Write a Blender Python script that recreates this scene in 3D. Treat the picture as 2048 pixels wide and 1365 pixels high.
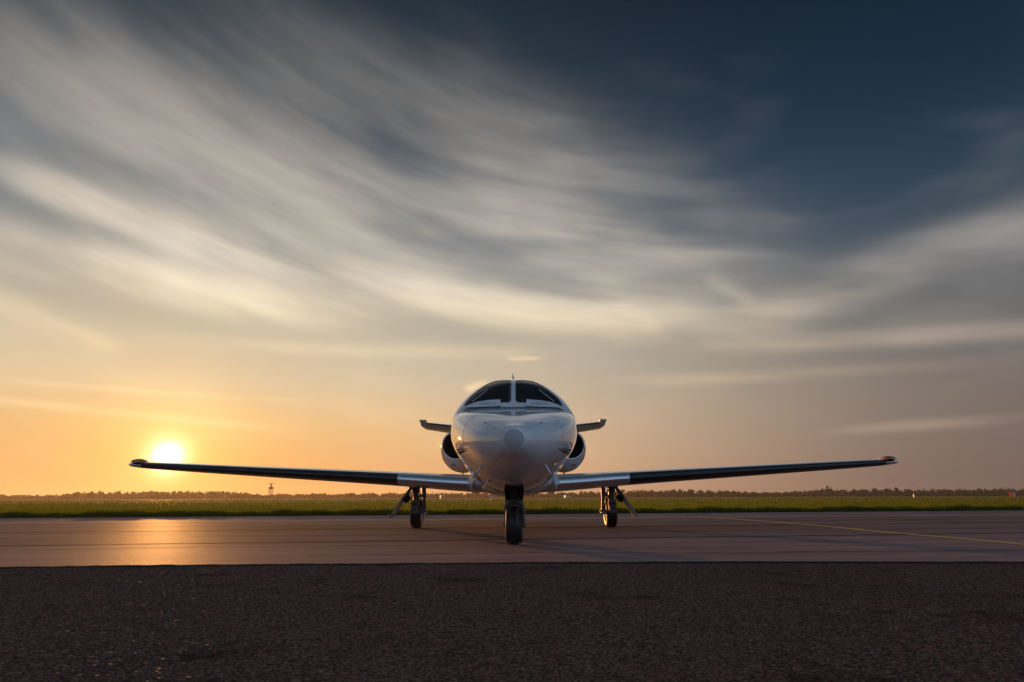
import bpy, bmesh, math, random
import numpy as np
from mathutils import Vector, Matrix
from mathutils.bvhtree import BVHTree

for o in list(bpy.data.objects):
    bpy.data.objects.remove(o)
sc = bpy.context.scene
C = sc.collection
random.seed(7)
RNG = np.random.default_rng(11)
R = math.radians

# ------------------------------------------------------------------ camera
EYE = Vector((0.0, 0.0, 0.59))
LENS, PITCH, ROLL = 23.0, 13.44, 0.22
CAM_ROT = (Matrix.Rotation(R(90 + PITCH), 3, 'X') @ Matrix.Rotation(R(-ROLL), 3, 'Z'))
cam = bpy.data.cameras.new('camera')
cam.lens, cam.sensor_width = LENS, 36.0
cam.clip_start, cam.clip_end = 0.05, 20000
cam_o = bpy.data.objects.new('camera', cam)
C.objects.link(cam_o)
cam_o.matrix_world = Matrix.Translation(EYE) @ CAM_ROT.to_4x4()
sc.camera = cam_o


def sight(px, py):
    """direction from the eye for a point of the photograph (2048 x 1365)"""
    f = LENS / 36.0 * 2048
    return (CAM_ROT @ Vector((px - 1024.0, 682.5 - py, -f))).normalized()


def on_ground(px, py, z=0.0):
    d = sight(px, py)
    return EYE + d * ((z - EYE.z) / d.z)


def at_depth(px, py, D):
    d = sight(px, py)
    return EYE + d * (D / d.y)


# ------------------------------------------------------------------ sun, sky
SUN = sight(336, 913)
SUN_EL = math.asin(SUN.z)
SUN_AZ = math.atan2(SUN.x, SUN.y)
sun = bpy.data.lights.new('sun', 'SUN')
sun.energy, sun.angle, sun.color = 3.8, R(0.55), (1.0, 0.42, 0.11)
sun_o = bpy.data.objects.new('sun', sun)
C.objects.link(sun_o)
sun_o.location = (-40, 80, 30)
sun_o.rotation_euler = (-SUN).to_track_quat('-Z', 'Y').to_euler()

sc.view_settings.view_transform = 'Standard'
sc.view_settings.look = 'None'
sc.view_settings.exposure = 0.0
sc.view_settings.gamma = 1.0
sc.view_settings.use_curve_mapping = False


class X:
    """a small expression wrapper round shader math nodes"""
    nt = None

    def __init__(s, sock):
        s.s = sock

    @staticmethod
    def op(name, *a, clamp=False):
        n = X.nt.nodes.new('ShaderNodeMath')
        n.operation, n.use_clamp = name, clamp
        for i, v in enumerate(a):
            if isinstance(v, X):
                X.nt.links.new(v.s, n.inputs[i])
            else:
                n.inputs[i].default_value = v
        return X(n.outputs[0])

    def __add__(a, b): return X.op('ADD', a, b)
    __radd__ = __add__
    def __sub__(a, b): return X.op('SUBTRACT', a, b)
    def __rsub__(a, b): return X.op('SUBTRACT', b, a)
    def __mul__(a, b): return X.op('MULTIPLY', a, b)
    __rmul__ = __mul__
    def __truediv__(a, b): return X.op('DIVIDE', a, b)
    def __rtruediv__(a, b): return X.op('DIVIDE', b, a)
    def __pow__(a, b): return X.op('POWER', a, b)


def xmax(a, b): return X.op('MAXIMUM', a, b)
def xmin(a, b): return X.op('MINIMUM', a, b)
def xexp(a): return X.op('EXPONENT', a)
def xclamp(a): return X.op('ADD', a, 0.0, clamp=True)


def xstep(a, lo, hi):
    n = X.nt.nodes.new('ShaderNodeMapRange')
    n.interpolation_type = 'SMOOTHSTEP'
    X.nt.links.new(a.s, n.inputs['Value'])
    n.inputs['From Min'].default_value, n.inputs['From Max'].default_value = lo, hi
    return X(n.outputs['Result'])


def xvec(x, y, z=0.0):
    n = X.nt.nodes.new('ShaderNodeCombineXYZ')
    for i, v in enumerate((x, y, z)):
        if isinstance(v, X):
            X.nt.links.new(v.s, n.inputs[i])
        else:
            n.inputs[i].default_value = v
    return X(n.outputs[0])


def xnoise(vec, scale, detail=3.0, rough=0.5, distortion=0.0, color=False):
    n = X.nt.nodes.new('ShaderNodeTexNoise')
    n.inputs['Scale'].default_value = scale
    n.inputs['Detail'].default_value = detail
    n.inputs['Roughness'].default_value = rough
    n.inputs['Distortion'].default_value = distortion
    if vec is not None:
        X.nt.links.new(vec.s, n.inputs['Vector'])
    return X(n.outputs['Color' if color else 'Fac'])


def xmix(f, a, b, mode='MIX'):
    n = X.nt.nodes.new('ShaderNodeMix')
    n.data_type, n.blend_type = 'RGBA', mode
    n.clamp_factor = True
    for sock, v in ((n.inputs[0], f), (n.inputs[6], a), (n.inputs[7], b)):
        if isinstance(v, X):
            X.nt.links.new(v.s, sock)
        elif isinstance(v, (tuple, list)):
            sock.default_value = (*v, 1.0)
        else:
            sock.default_value = v
    return X(n.outputs[2])


def xscale(col, f):
    n = X.nt.nodes.new('ShaderNodeVectorMath')
    n.operation = 'SCALE'
    X.nt.links.new(col.s, n.inputs[0])
    if isinstance(f, X):
        X.nt.links.new(f.s, n.inputs['Scale'])
    else:
        n.inputs['Scale'].default_value = f
    return X(n.outputs[0])


def xvop(name, a, b):
    n = X.nt.nodes.new('ShaderNodeVectorMath')
    n.operation = name
    for i, v in enumerate((a, b)):
        if isinstance(v, X):
            X.nt.links.new(v.s, n.inputs[i])
        else:
            n.inputs[i].default_value = v
    return X(n.outputs['Value' if name == 'DOT_PRODUCT' else 'Vector'])


world = bpy.data.worlds.new('World')
sc.world = world
world.use_nodes = True


def build_sky():
    nt = world.node_tree
    X.nt = nt
    bg = nt.nodes['Background']
    sky = nt.nodes.new('ShaderNodeTexSky')
    sky.sky_type, sky.sun_disc = 'NISHITA', False
    sky.sun_elevation, sky.sun_rotation = SUN_EL, SUN_AZ
    sky.air_density, sky.dust_density, sky.ozone_density = 1.0, 1.6, 1.0
    # the clear evening sky, deepened as the photograph's exposure shows it
    n = nt.nodes.new('ShaderNodeGamma')
    nt.links.new(xscale(X(sky.outputs[0]), 0.115).s, n.inputs[0])
    n.inputs[1].default_value = 1.7
    clear = X(n.outputs[0])
    sc_ = nt.nodes.new('ShaderNodeSeparateColor')
    nt.links.new(clear.s, sc_.inputs[0])
    clear = xmix(0.75, clear, xvop('MULTIPLY', clear, (0.62, 1.0, 1.38)))
    clear = xscale(clear, 0.9 / (X(sc_.outputs[0]) * 1.1 + 1.0))
    tc = nt.nodes.new('ShaderNodeTexCoord')
    d = X(tc.outputs['Generated'])
    sp = nt.nodes.new('ShaderNodeSeparateXYZ')
    nt.links.new(d.s, sp.inputs[0])
    dx, dy, dz = (X(sp.outputs[i]) for i in range(3))
    cosa = xvop('DOT_PRODUCT', d, tuple(SUN))
    ang = X.op('ARCCOSINE', xmin(cosa, 0.99999))        # angle from the sun, radians
    up = xmax(dz, 0.0)
    az = X.op('ARCTAN2', dx, dy)
    el = X.op('ARCSINE', xmin(up, 0.9999))

    def ramp(f, stops):
        n = nt.nodes.new('ShaderNodeValToRGB')
        cr = n.color_ramp
        cr.interpolation = 'LINEAR'
        for i, (p_, c_) in enumerate(stops):
            e_ = cr.elements[i] if i < 2 else cr.elements.new(p_)
            e_.position = p_
            e_.color = (*c_, 1)
        nt.links.new(f.s, n.inputs[0])
        return X(n.outputs[0])

    far = xexp(ang * ang * ang * ang * -1.9)            # 1 towards the sun, 0 well away from it
    back = xstep(ang, 1.2, 2.1)                        # the half of the sky the low sun shines on
    # dusty evening air, by height: towards the sun, to the side, and opposite
    near_c = ramp(up, [(0, (.97, .47, .15)), (1, (.02, .03, .04)), (.05, (.97, .50, .17)), (.1, (.93, .56, .23)), (.16, (.79, .62, .40)), (.22, (.66, .57, .42)),
                       (.28, (.44, .41, .36)), (.36, (.200, .222, .235)), (.46, (.085, .112, .138)), (.56, (.040, .062, .080)), (.68, (.018, .034, .048))])
    pale_c = ramp(up, [(0, (.72, .42, .25)), (1, (.02, .03, .04)), (.06, (.79, .52, .34)), (.12, (.77, .56, .39)), (.2, (.65, .55, .43)), (.28, (.44, .41, .36)), (.36, (.17, .21, .25)),
                       (.46, (.066, .103, .148)), (.56, (.036, .058, .082)), (.68, (.018, .034, .050))])
    near_c = xmix(xexp(ang * ang * -5.0), pale_c, near_c)
    side_c = ramp(up, [(0, (.170, .124, .115)), (1, (.06, .10, .155)), (.78, (.016, .030, .048)), (.06, (.195, .145, .132)), (.14, (.195, .162, .150)), (.22, (.145, .145, .148)),
                       (.3, (.064, .090, .122)), (.4, (.027, .053, .087)), (.5, (.011, .029, .055)), (.65, (.006, .015, .027))])
    back_c = ramp(up, [(0, (.22, .20, .22)), (1, (.13, .22, .35)), (.1, (.25, .29, .38)), (.3, (.20, .33, .54)), (.6, (.20, .33, .54))])
    col = xmix(back, xmix(far, side_c, near_c), back_c)
    col = xmix(0.15, col, clear)

    # long-drawn clouds: each bank is a soft ellipse along the wind, torn by streaks
    sa, ca = X.op('SINE', az), X.op('COSINE', az)
    flow = sa * 0.30 - (1.0 - ca) * 0.20                 # the streamlines dip from the left and rise to the right
    w = el + flow * (el * 0.8 + 0.34)
    soft = xnoise(xvec(sa * 1.6, ca * 1.6, w * 3.0), 1.0, 2.0) - 0.5
    w = w + soft * 0.05
    mass = xnoise(xvec(sa * 3.2 + 3.1, ca * 3.2, w * 8.5), 1.0, 3.0, 0.5)
    streak = xnoise(xvec(sa * 3.0 + 9.0, ca * 3.0, w * 19.0), 1.0, 2.5, 0.5)
    fine = xnoise(xvec(sa * 4.5, ca * 4.5, w * 42.0), 1.0, 3.0, 0.5)
    tear = streak * 0.45 + mass * 0.55
    tear = xstep(tear + (fine - 0.5) * 0.10, 0.29, 0.70)

    def bank(x0, y0, x1, y1, w, amount):
        """cloud bank along a line of the photograph, w = half width in its pixels"""
        a0, a1 = sight(x0, y0), sight(x1, y1)
        p0 = (math.atan2(a0.x, a0.y), math.asin(a0.z)); p1 = (math.atan2(a1.x, a1.y), math.asin(a1.z))
        c = ((p0[0] + p1[0]) / 2, (p0[1] + p1[1]) / 2)
        k = math.cos(c[1])
        t = Vector(((p1[0] - p0[0]) * k, p1[1] - p0[1])); L = t.length / 2 * 1.15; t.normalize()
        W = w / 1450.0
        ex, ey = (az - c[0]) * k, el - c[1]
        f = ex * (t.x / L) + ey * (t.y / L)
        g = ex * (-t.y / W) + ey * (t.x / W)
        return xexp((f * f * f * f + g * g) * -1.0) * amount

    cover = (bank(60, 90, 900, 490, 125, 1.15) + bank(180, 400, 850, 575, 42, 1.7) + bank(10, 335, 260, 425, 26, 1.5)
             + bank(520, 50, 1230, 300, 90, 0.9) + bank(940, 380, 1480, 530, 95, 1.1) + bank(820, 590, 1330, 640, 38, 1.3)
             + bank(0, 480, 640, 615, 40, 1.4) + bank(1480, 640, 1960, 470, 40, 0.9) + bank(1380, 690, 2100, 655, 16, 0.7)
             + bank(0, 600, 210, 690, 20, 1.3) + bank(1900, 520, 2150, 430, 46, 0.45) + bank(0, 800, 480, 850, 8, 0.4) + bank(60, 765, 560, 800, 6, 0.2)
             + bank(300, 680, 1100, 700, 16, 0.35) + bank(935, 778, 972, 768, 8, 1.1) + bank(1022, 718, 1078, 717, 4, 0.9) + bank(1300, 760, 2000, 720, 12, 0.4) + bank(1700, 860, 2040, 835, 9, 0.5) + bank(1420, 560, 1500, 600, 14, 0.9) + bank(1240, 620, 1310, 650, 13, 0.9))
    cover = cover * (tear * 1.35 + 0.22) + xstep(mass, 0.5, 0.75) * 0.16
    cover = cover + back * xstep(mass * 0.6 + streak * 0.4, 0.42, 0.66) * 1.1
    dens = 1.0 - xexp(cover * -1.25)
    near_k = ramp(up, [(0, (.98, .60, .26)), (1, (.09, .095, .10)), (.15, (.90, .66, .38)), (.25, (.82, .68, .46)), (.32, (.75, .66, .53)), (.42, (.48, .435, .375)),
                       (.5, (.34, .308, .272)), (.58, (.175, .170, .165)), (.66, (.10, .105, .107))])
    side_k = ramp(up, [(0, (.26, .19, .16)), (1, (.04, .05, .06)), (.15, (.27, .215, .185)), (.3, (.34, .305, .28)), (.4, (.24, .23, .23)), (.5, (.10, .11, .125)), (.62, (.05, .062, .077))])
    cloud = xmix(back, xmix(far, side_k, near_k), (.40, .48, .60))
    cloud = xscale(cloud, fine * 0.34 + tear * 0.36 + 0.76)
    col = xmix(dens * 0.93, col, cloud)
    # the bright ring of dusty air round the sun, and the sun's own glare
    glow = xexp(ang * ang * -130.0) * 0.16 + xexp(ang * -17.0) * 0.62
    col = xvop('ADD', col, xscale(xmix(0.0, (1.0, 0.55, 0.11), (1, 1, 1)), glow))
    core = xexp(ang * -140.0) * 14.0
    col = xvop('ADD', col, xscale(xmix(0.0, (1.0, 0.82, 0.5), (1, 1, 1)), core))
    nt.links.new(xscale(col, 10.0).s, bg.inputs[0])
    bg.inputs[1].default_value = 0.1


build_sky()

# ------------------------------------------------------------------ helpers
def tag(o, label=None, cat=None, group=None, kind=None):
    if label: o['label'] = label
    if cat: o['category'] = cat
    if group: o['group'] = group
    if kind: o['kind'] = kind
    return o


def empty(name, loc, label, cat, group=None, rz=0.0):
    o = bpy.data.objects.new(name, None)
    o.empty_display_size = 0.3
    C.objects.link(o)
    o.location = loc
    o.rotation_euler = (0, 0, rz)
    return tag(o, label, cat, group)


def mesh_np(name, co, faces, mat, smooth=False):
    """co (n,3), faces (m,k) -> mesh object, quickly"""
    me = bpy.data.meshes.new(name)
    co = np.asarray(co, np.float32); faces = np.asarray(faces, np.int32)
    m, k = faces.shape
    me.vertices.add(len(co)); me.vertices.foreach_set('co', co.ravel())
    me.loops.add(m * k); me.loops.foreach_set('vertex_index', faces.ravel())
    me.polygons.add(m)
    me.polygons.foreach_set('loop_start', np.arange(0, m * k, k, dtype=np.int32))
    me.polygons.foreach_set('use_smooth', np.full(m, bool(smooth)))
    me.update(calc_edges=True)
    me.materials.append(mat)
    o = bpy.data.objects.new(name, me)
    C.objects.link(o)
    return o


class MB:
    """collects shapes; build() links them as one mesh object"""

    def __init__(s):
        s.v, s.f = [], []

    def add(s, verts, faces):
        n = len(s.v)
        s.v += [tuple(p) for p in verts]
        s.f += [tuple(i + n for i in f) for f in faces]
        return s

    def box(s, c, size, rot=None, taper=1.0):
        c = Vector(c); hx, hy, hz = (a / 2 for a in size)
        P = []
        for z in (-1, 1):
            t = taper if z > 0 else 1.0
            for x, y in ((-1, -1), (1, -1), (1, 1), (-1, 1)):
                p = Vector((x * hx * t, y * hy * t, z * hz))
                P.append(c + (rot @ p if rot else p))
        return s.add(P, [(3, 2, 1, 0), (4, 5, 6, 7), (0, 1, 5, 4), (1, 2, 6, 5), (2, 3, 7, 6), (3, 0, 4, 7)])

    def tube(s, pts, r, n=10, cap=True):
        pts = [Vector(p) for p in pts]
        rr = r if isinstance(r, (list, tuple)) else [r] * len(pts)
        V, F = [], []
        ref = None
        for i, p in enumerate(pts):
            t = (pts[min(i + 1, len(pts) - 1)] - pts[max(i - 1, 0)]).normalized()
            if ref is None:
                ref = Vector((0, 0, 1)) if abs(t.z) < 0.9 else Vector((1, 0, 0))
            a = t.cross(ref).normalized(); b = a.cross(t)
            ref = b
            for k in range(n):
                w = 2 * math.pi * k / n
                V.append(p + (a * math.cos(w) + b * math.sin(w)) * rr[i])
        for i in range(len(pts) - 1):
            for k in range(n):
                k2 = (k + 1) % n
                F.append((i * n + k, i * n + k2, (i + 1) * n + k2, (i + 1) * n + k))
        if cap:
            F.append(tuple(range(n - 1, -1, -1)))
            F.append(tuple(range((len(pts) - 1) * n, len(pts) * n)))
        return s.add(V, F)

    def lathe(s, prof, c, axis=(1, 0, 0), n=32, closed=True):
        """prof: list of (along axis, radius)"""
        c = Vector(c); ax = Vector(axis).normalized()
        a = ax.orthogonal().normalized(); b = ax.cross(a)
        V, F = [], []
        for h, r in prof:
            for k in range(n):
                w = 2 * math.pi * k / n
                V.append(c + ax * h + (a * math.cos(w) + b * math.sin(w)) * r)
        m = len(prof)
        for i in range(m if closed else m - 1):
            j = (i + 1) % m
            for k in range(n):
                k2 = (k + 1) % n
                F.append((i * n + k, i * n + k2, j * n + k2, j * n + k))
        return s.add(V, F)

    def grid(s, P, close_u=False):
        """P: list of rows of points"""
        m, n = len(P), len(P[0])
        F = []
        for i in range(m - 1):
            for k in range(n if close_u else n - 1):
                k2 = (k + 1) % n
                F.append((i * n + k, i * n + k2, (i + 1) * n + k2, (i + 1) * n + k))
        return s.add([p for r in P for p in r], F)

    def build(s, name, mat, parent=None, off=(0, 0, 0), smooth=True, angle=35, label=None, bevel=0.0):
        me = bpy.data.meshes.new(name)
        o3 = Vector(off)
        me.from_pydata([Vector(p) - o3 for p in s.v], [], s.f)
        bm = bmesh.new(); bm.from_mesh(me)
        bmesh.ops.recalc_face_normals(bm, faces=bm.faces)
        if bevel:
            es = [e for e in bm.edges if len(e.link_faces) == 2 and e.calc_face_angle() > 0.7]
            bmesh.ops.bevel(bm, geom=es, offset=bevel, segments=2, affect='EDGES', clamp_overlap=True)
        bm.to_mesh(me); bm.free()
        if smooth:
            me.polygons.foreach_set('use_smooth', [True] * len(me.polygons))
            me.set_sharp_from_angle(angle=R(angle))
        me.materials.append(mat)
        o = bpy.data.objects.new(name, me)
        C.objects.link(o)
        if parent is not None:
            o.parent = parent
        if label: o['label'] = label
        return o


MATS = {}


def mat_new(name):
    m = bpy.data.materials.new(name)
    m.use_nodes = True
    X.nt = m.node_tree
    MATS[name] = m
    return m, m.node_tree.nodes['Principled BSDF']


def put(sock, v):
    if isinstance(v, X):
        X.nt.links.new(v.s, sock)
    elif isinstance(v, (tuple, list)):
        sock.default_value = (*v, 1.0)
    else:
        sock.default_value = v


def obj_co():
    n = X.nt.nodes.new('ShaderNodeTexCoord')
    return X(n.outputs['Object'])


def bump(h, strength, dist):
    n = X.nt.nodes.new('ShaderNodeBump')
    n.inputs['Strength'].default_value = strength
    n.inputs['Distance'].default_value = dist
    X.nt.links.new(h.s, n.inputs['Height'])
    return X(n.outputs[0])


def mat(name, col, rough=0.5, metal=0.0, coat=0.0, spec=0.5, var=0.0, scale=8.0, rvar=0.0):
    m, b = mat_new(name)
    if var or rvar:
        nz = xnoise(obj_co(), scale, 5.0, 0.6)
        if var:
            put(b.inputs['Base Color'], xmix(nz, tuple(c * (1 - var) for c in col), tuple(min(1, c * (1 + var)) for c in col)))
        else:
            put(b.inputs['Base Color'], col)
        put(b.inputs['Roughness'], nz * (2 * rvar) + (rough - rvar) if rvar else rough)
    else:
        put(b.inputs['Base Color'], col); put(b.inputs['Roughness'], rough)
    put(b.inputs['Metallic'], metal)
    put(b.inputs['Coat Weight'], coat)
    b.inputs['Coat Roughness'].default_value = 0.04
    put(b.inputs['Specular IOR Level'], spec)
    return m


def pchip(xs, ys, x):
    """monotone cubic interpolation"""
    xs = np.asarray(xs, float); ys = np.asarray(ys, float); x = np.asarray(x, float)
    h = np.diff(xs); dl = np.diff(ys) / h
    d = np.zeros_like(ys)
    for i in range(1, len(xs) - 1):
        if dl[i - 1] * dl[i] > 0:
            w1 = 2 * h[i] + h[i - 1]; w2 = h[i] + 2 * h[i - 1]
            d[i] = (w1 + w2) / (w1 / dl[i - 1] + w2 / dl[i])
    d[0], d[-1] = dl[0], dl[-1]
    i = np.clip(np.searchsorted(xs, x) - 1, 0, len(xs) - 2)
    t = np.clip((x - xs[i]) / h[i], 0, 1)
    return ((2 * t**3 - 3 * t**2 + 1) * ys[i] + (t**3 - 2 * t**2 + t) * h[i] * d[i]
            + (-2 * t**3 + 3 * t**2) * ys[i + 1] + (t**3 - t**2) * h[i] * d[i + 1])


# ------------------------------------------------------------------ ground
def front_edge(x):      # where the coarse asphalt meets the apron, slightly ragged
    rag = 0.012 * np.sin(x * 3.1 + 1.7 * np.sin(x * .83)) + 0.008 * np.sin(x * 11.3 + 2 * np.sin(x * 4.1)) + 0.006 * np.sin(x * 37.0 + 3 * np.sin(x * 13))
    return 6.38 + 0.012 * x - 0.0085 * np.clip(x, -9, 9) ** 2 + rag


def grass_edge(x):
    return 24.4 + 0.15 * np.clip(x, -60, 90)


def m_apron():
    m, b = mat_new('apron_asphalt')
    co = obj_co()
    sp = X.nt.nodes.new('ShaderNodeSeparateXYZ'); X.nt.links.new(co.s, sp.inputs[0])
    x, y = X(sp.outputs[0]), X(sp.outputs[1])
    t = y - x * 0.14
    lanes = xnoise(xvec(x * 0.05, t * 1.7, 0.0), 1.0, 5.0, 0.6)
    patch = xnoise(xvec(x * 0.35, t * 0.9, 3.0), 1.0, 4.0, 0.55)
    grain = xnoise(co, 60.0, 3.0, 0.7)
    f = xstep(lanes * 0.50 + patch * 0.40 + grain * 0.75, 0.55, 1.15)
    col = xmix(f, (0.13, 0.080, 0.073), (0.40, 0.25, 0.228))
    stain = xstep(xnoise(xvec(x * 0.55, t * 2.2, 9.0), 1.0, 3.0, 0.6), 0.60, 0.74)
    col = xmix(stain * 0.5, col, (0.045, 0.032, 0.03))
    oi = X.nt.nodes.new('ShaderNodeObjectInfo')
    col = xvop('MULTIPLY', col, X(oi.outputs['Color']))
    put(b.inputs['Base Color'], col)
    put(b.inputs['Roughness'], lanes * 0.10 + grain * 0.25 + 0.50)
    put(b.inputs['Specular IOR Level'], 0.22)
    stones = xnoise(co, 120.0, 2.0, 0.7)
    wave = xnoise(xvec(x * 0.8, t * 2.5, 1.0), 1.0, 2.0)
    put(b.inputs['Normal'], bump(stones * 0.5 + xnoise(co, 38.0, 3.0, 0.6) * 1.1 + wave * 0.15, 0.8, 0.007))
    nt = m.node_tree
    df = nt.nodes.new('ShaderNodeBsdfDiffuse'); nt.links.new(col.s, df.inputs[0])
    mx = nt.nodes.new('ShaderNodeMixShader'); put(mx.inputs[0], xstep(grain + xnoise(co, 30.0, 2.0), 0.75, 1.2) * 0.40 + 0.18)
    nt.links.new(b.outputs[0], mx.inputs[1]); nt.links.new(df.outputs[0], mx.inputs[2])
    nt.links.new(mx.outputs[0], nt.nodes['Material Output'].inputs[0])
    return m


def m_asphalt():
    m, b = mat_new('coarse_asphalt')
    n = X.nt.nodes.new('ShaderNodeAttribute'); n.attribute_name = 'stone'
    st = X(n.outputs['Fac'])
    co = obj_co()
    patch = xnoise(co, 0.9, 4.0, 0.6)
    col = xmix(st, (0.022, 0.012, 0.009), (0.260, 0.142, 0.106))
    spots = xstep(xnoise(co, 1.3, 5.0, 0.65), 0.54, 0.68)
    col = xmix(spots * 0.55, col, (0.014, 0.010, 0.009))
    col = xmix(patch * 0.4, col, (0.064, 0.036, 0.028))
    put(b.inputs['Base Color'], col)
    put(b.inputs['Roughness'], 0.95 - xstep(st, 0.885, 0.91) * 0.3)
    put(b.inputs['Specular IOR Level'], xstep(st, 0.885, 0.91) * 0.15)
    put(b.inputs['Normal'], bump(xnoise(co, 210.0, 3.0, 0.6), 0.5, 0.003))
    nt = m.node_tree
    df = nt.nodes.new('ShaderNodeBsdfDiffuse'); nt.links.new(col.s, df.inputs[0]); df.inputs['Roughness'].default_value = 0.6
    mx = nt.nodes.new('ShaderNodeMixShader'); put(mx.inputs[0], 1.0 - xstep(st, 0.885, 0.91) * 0.45)
    nt.links.new(b.outputs[0], mx.inputs[1]); nt.links.new(df.outputs[0], mx.inputs[2])
    nt.links.new(mx.outputs[0], nt.nodes['Material Output'].inputs[0])
    return m


M_APRON, M_ASPH = m_apron(), m_asphalt()
M_SOIL = mat('joint_filler', (0.018, 0.014, 0.013), 0.6)
M_TAR2 = mat('worn_bitumen', (0.035, 0.026, 0.024), 0.8, spec=0.02, var=0.4, scale=5)
M_TAR = mat('bitumen_seal', (0.012, 0.010, 0.009), 0.22, spec=0.5, rvar=0.12, scale=40)


def ground_all():
    # subsoil under everything, out to the horizon
    m, b = mat_new('field_soil')
    co = obj_co()
    nz = xnoise(co, 0.12, 6.0, 0.6)
    put(b.inputs['Base Color'], xmix(nz, (0.030, 0.040, 0.010), (0.075, 0.085, 0.018)))
    put(b.inputs['Roughness'], 0.9)
    put(b.inputs['Normal'], bump(xnoise(co, 2.5, 4.0), 1.0, 0.25))
    L = 9000.0
    xs = np.array([-L, -60, -20, 0, 20, 90, L])
    rows = [grass_edge(xs) - 0.05, np.full(7, 90.0), np.full(7, 400.0), np.full(7, L)]
    co_ = np.array([[(x, y, 0.03) for x, y in zip(xs, r)] for r in rows]).reshape(-1, 3)
    fs = [(i * 7 + k, i * 7 + k + 1, (i + 1) * 7 + k + 1, (i + 1) * 7 + k) for i in range(3) for k in range(6)]
    tag(mesh_np('grass_field', co_, fs, m), kind='structure')
    # the apron: a base sheet and paving lanes laid on it, a narrow joint between them
    base = mesh_np('apron', [(-L, -400, -0.03), (L, -400, -0.03), (L, L, -0.03), (-L, L, -0.03)], [(0, 1, 2, 3)], M_SOIL)
    tag(base, kind='structure')
    xs = np.concatenate([[-400, -60, -20], np.arange(-9, 9.01, 0.04), [20, 90, 400]])
    cuts = [None, 9.85, 13.6, 18.2, None]
    for i in range(4):
        a = front_edge(xs) + 0.012 if cuts[i] is None else cuts[i] + 0.14 * xs + 0.02
        bb = grass_edge(xs) if cuts[i + 1] is None else cuts[i + 1] + 0.14 * xs - 0.02
        bb = np.maximum(bb, a + 0.01)
        n = len(xs)
        top = [(x, y, 0.0) for x, y in zip(xs, a)] + [(x, y, 0.0) for x, y in zip(xs, bb)]
        low = [(x, y, -0.03) for x, y, z in top]
        F = [(k, k + 1, n + k + 1, n + k) for k in range(n - 1)]
        F += [(2 * n + k, 2 * n + k + 1, k + 1, k) for k in range(n - 1)]
        F += [(n + k, n + k + 1, 3 * n + k + 1, 3 * n + k) for k in range(n - 1)]
        o = mesh_np('paving_lane', top + low, F, M_APRON)
        o.parent = base
        k_ = (1.0, 0.80, 0.74, 1.12)[i]
        o.color = (k_, k_, k_, 1)
    # the coarse asphalt in front: real relief where the camera sees it
    Y = [1.7]
    while Y[-1] < 6.6:
        Y.append(Y[-1] + 0.0050 + 0.0017 * Y[-1])
    Y = np.array(Y); Xs = np.arange(-6.4, 6.4, 0.0098)
    ny, nx = len(Y), len(Xs)
    gx, gy = np.meshgrid(Xs, Y)
    gx = gx + RNG.uniform(-.0035, .0035, gx.shape); gy = gy + RNG.uniform(-.0025, .0025, gy.shape)
    h1 = RNG.random((ny, nx)); h2 = RNG.random((ny, nx))

    def blur(a, k):
        for _ in range(k):
            a = (a + np.roll(a, 1, 0) + np.roll(a, -1, 0) + np.roll(a, 1, 1) + np.roll(a, -1, 1)) / 5
        return a
    soft = blur(h2, 3); soft = (soft - soft.mean()) / soft.std()
    big = blur(RNG.random((ny, nx)), 14); big = (big - big.mean()) / big.std()
    z = -0.012 + (h1 ** 2) * 0.0034 + soft * 0.0003 + big * 0.0005
    edge = front_edge(gx)
    gy = np.minimum(gy, edge - 0.006)
    keep = np.searchsorted(Y, front_edge(Xs).max() + 0.08)
    keep = min(keep, ny)
    co_ = np.stack([gx, gy, z], -1)[:keep].reshape(-1, 3)
    i = np.arange(keep - 1)[:, None] * nx + np.arange(nx - 1)[None, :]
    i = i.ravel()
    o = mesh_np('asphalt', co_, np.stack([i, i + 1, i + nx + 1, i + nx], -1), M_ASPH)
    at = o.data.attributes.new('stone', 'FLOAT', 'FACE')
    st = (RNG.random(len(o.data.polygons)) ** 1.6) * 0.8 + 0.2 * np.clip(blur(h2, 1)[:keep - 1, :nx - 1].ravel() * 1.3, 0, 1)
    at.data.foreach_set('value', st.astype(np.float32))
    tag(o, kind='structure')
    # the same asphalt goes on to the sides and behind
    M = MB()
    for x0, x1, y0, y1 in ((-400, -6.39, -400, 6.0), (6.39, 400, -400, 6.0), (-6.39, 6.39, -400, 1.7)):
        M.add([(x0, y0, -.01), (x1, y0, -.01), (x1, y1, -.01), (x0, y1, -.01)], [(0, 1, 2, 3)])
    o2 = M.build('asphalt_surround', M_ASPH, smooth=False); tag(o2, kind='structure')
    # bitumen seal along the seam
    xs = np.arange(-9, 9.01, 0.06)
    e = front_edge(xs)
    w = 0.008 + 0.010 * RNG.random(len(xs))
    rows = [[(x, y - ww, -0.004) for x, y, ww in zip(xs, e, w)], [(x, y + 0.004, 0.0035 + 0.003 * random.random()) for x, y in zip(xs, e)],
            [(x, y + ww + .008, 0.001) for x, y, ww in zip(xs, e, w)]]
    o3 = MB().grid(rows).build('seam_seal', M_TAR, angle=80); o3.parent = base
    # sealed joints between the lanes and a few wandering cracks, filled with bitumen
    def crack(y0, slope, x0, x1, wd, rough, nm):
        xs = np.arange(x0, x1, 0.12)
        yy = y0 + slope * xs + rough * (np.sin(xs * 1.9 + y0) * .5 + np.sin(xs * .63 + 2 * y0) + .4 * np.sin(xs * 6.1))
        ww = wd * (0.65 + 0.7 * RNG.random(len(xs)))
        MB().grid([[(x, y - w_ / 2, .0035) for x, y, w_ in zip(xs, yy, ww)], [(x, y + w_ / 2, .0035) for x, y, w_ in zip(xs, yy, ww)]]).build(nm, M_TAR2, base, smooth=False)
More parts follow.
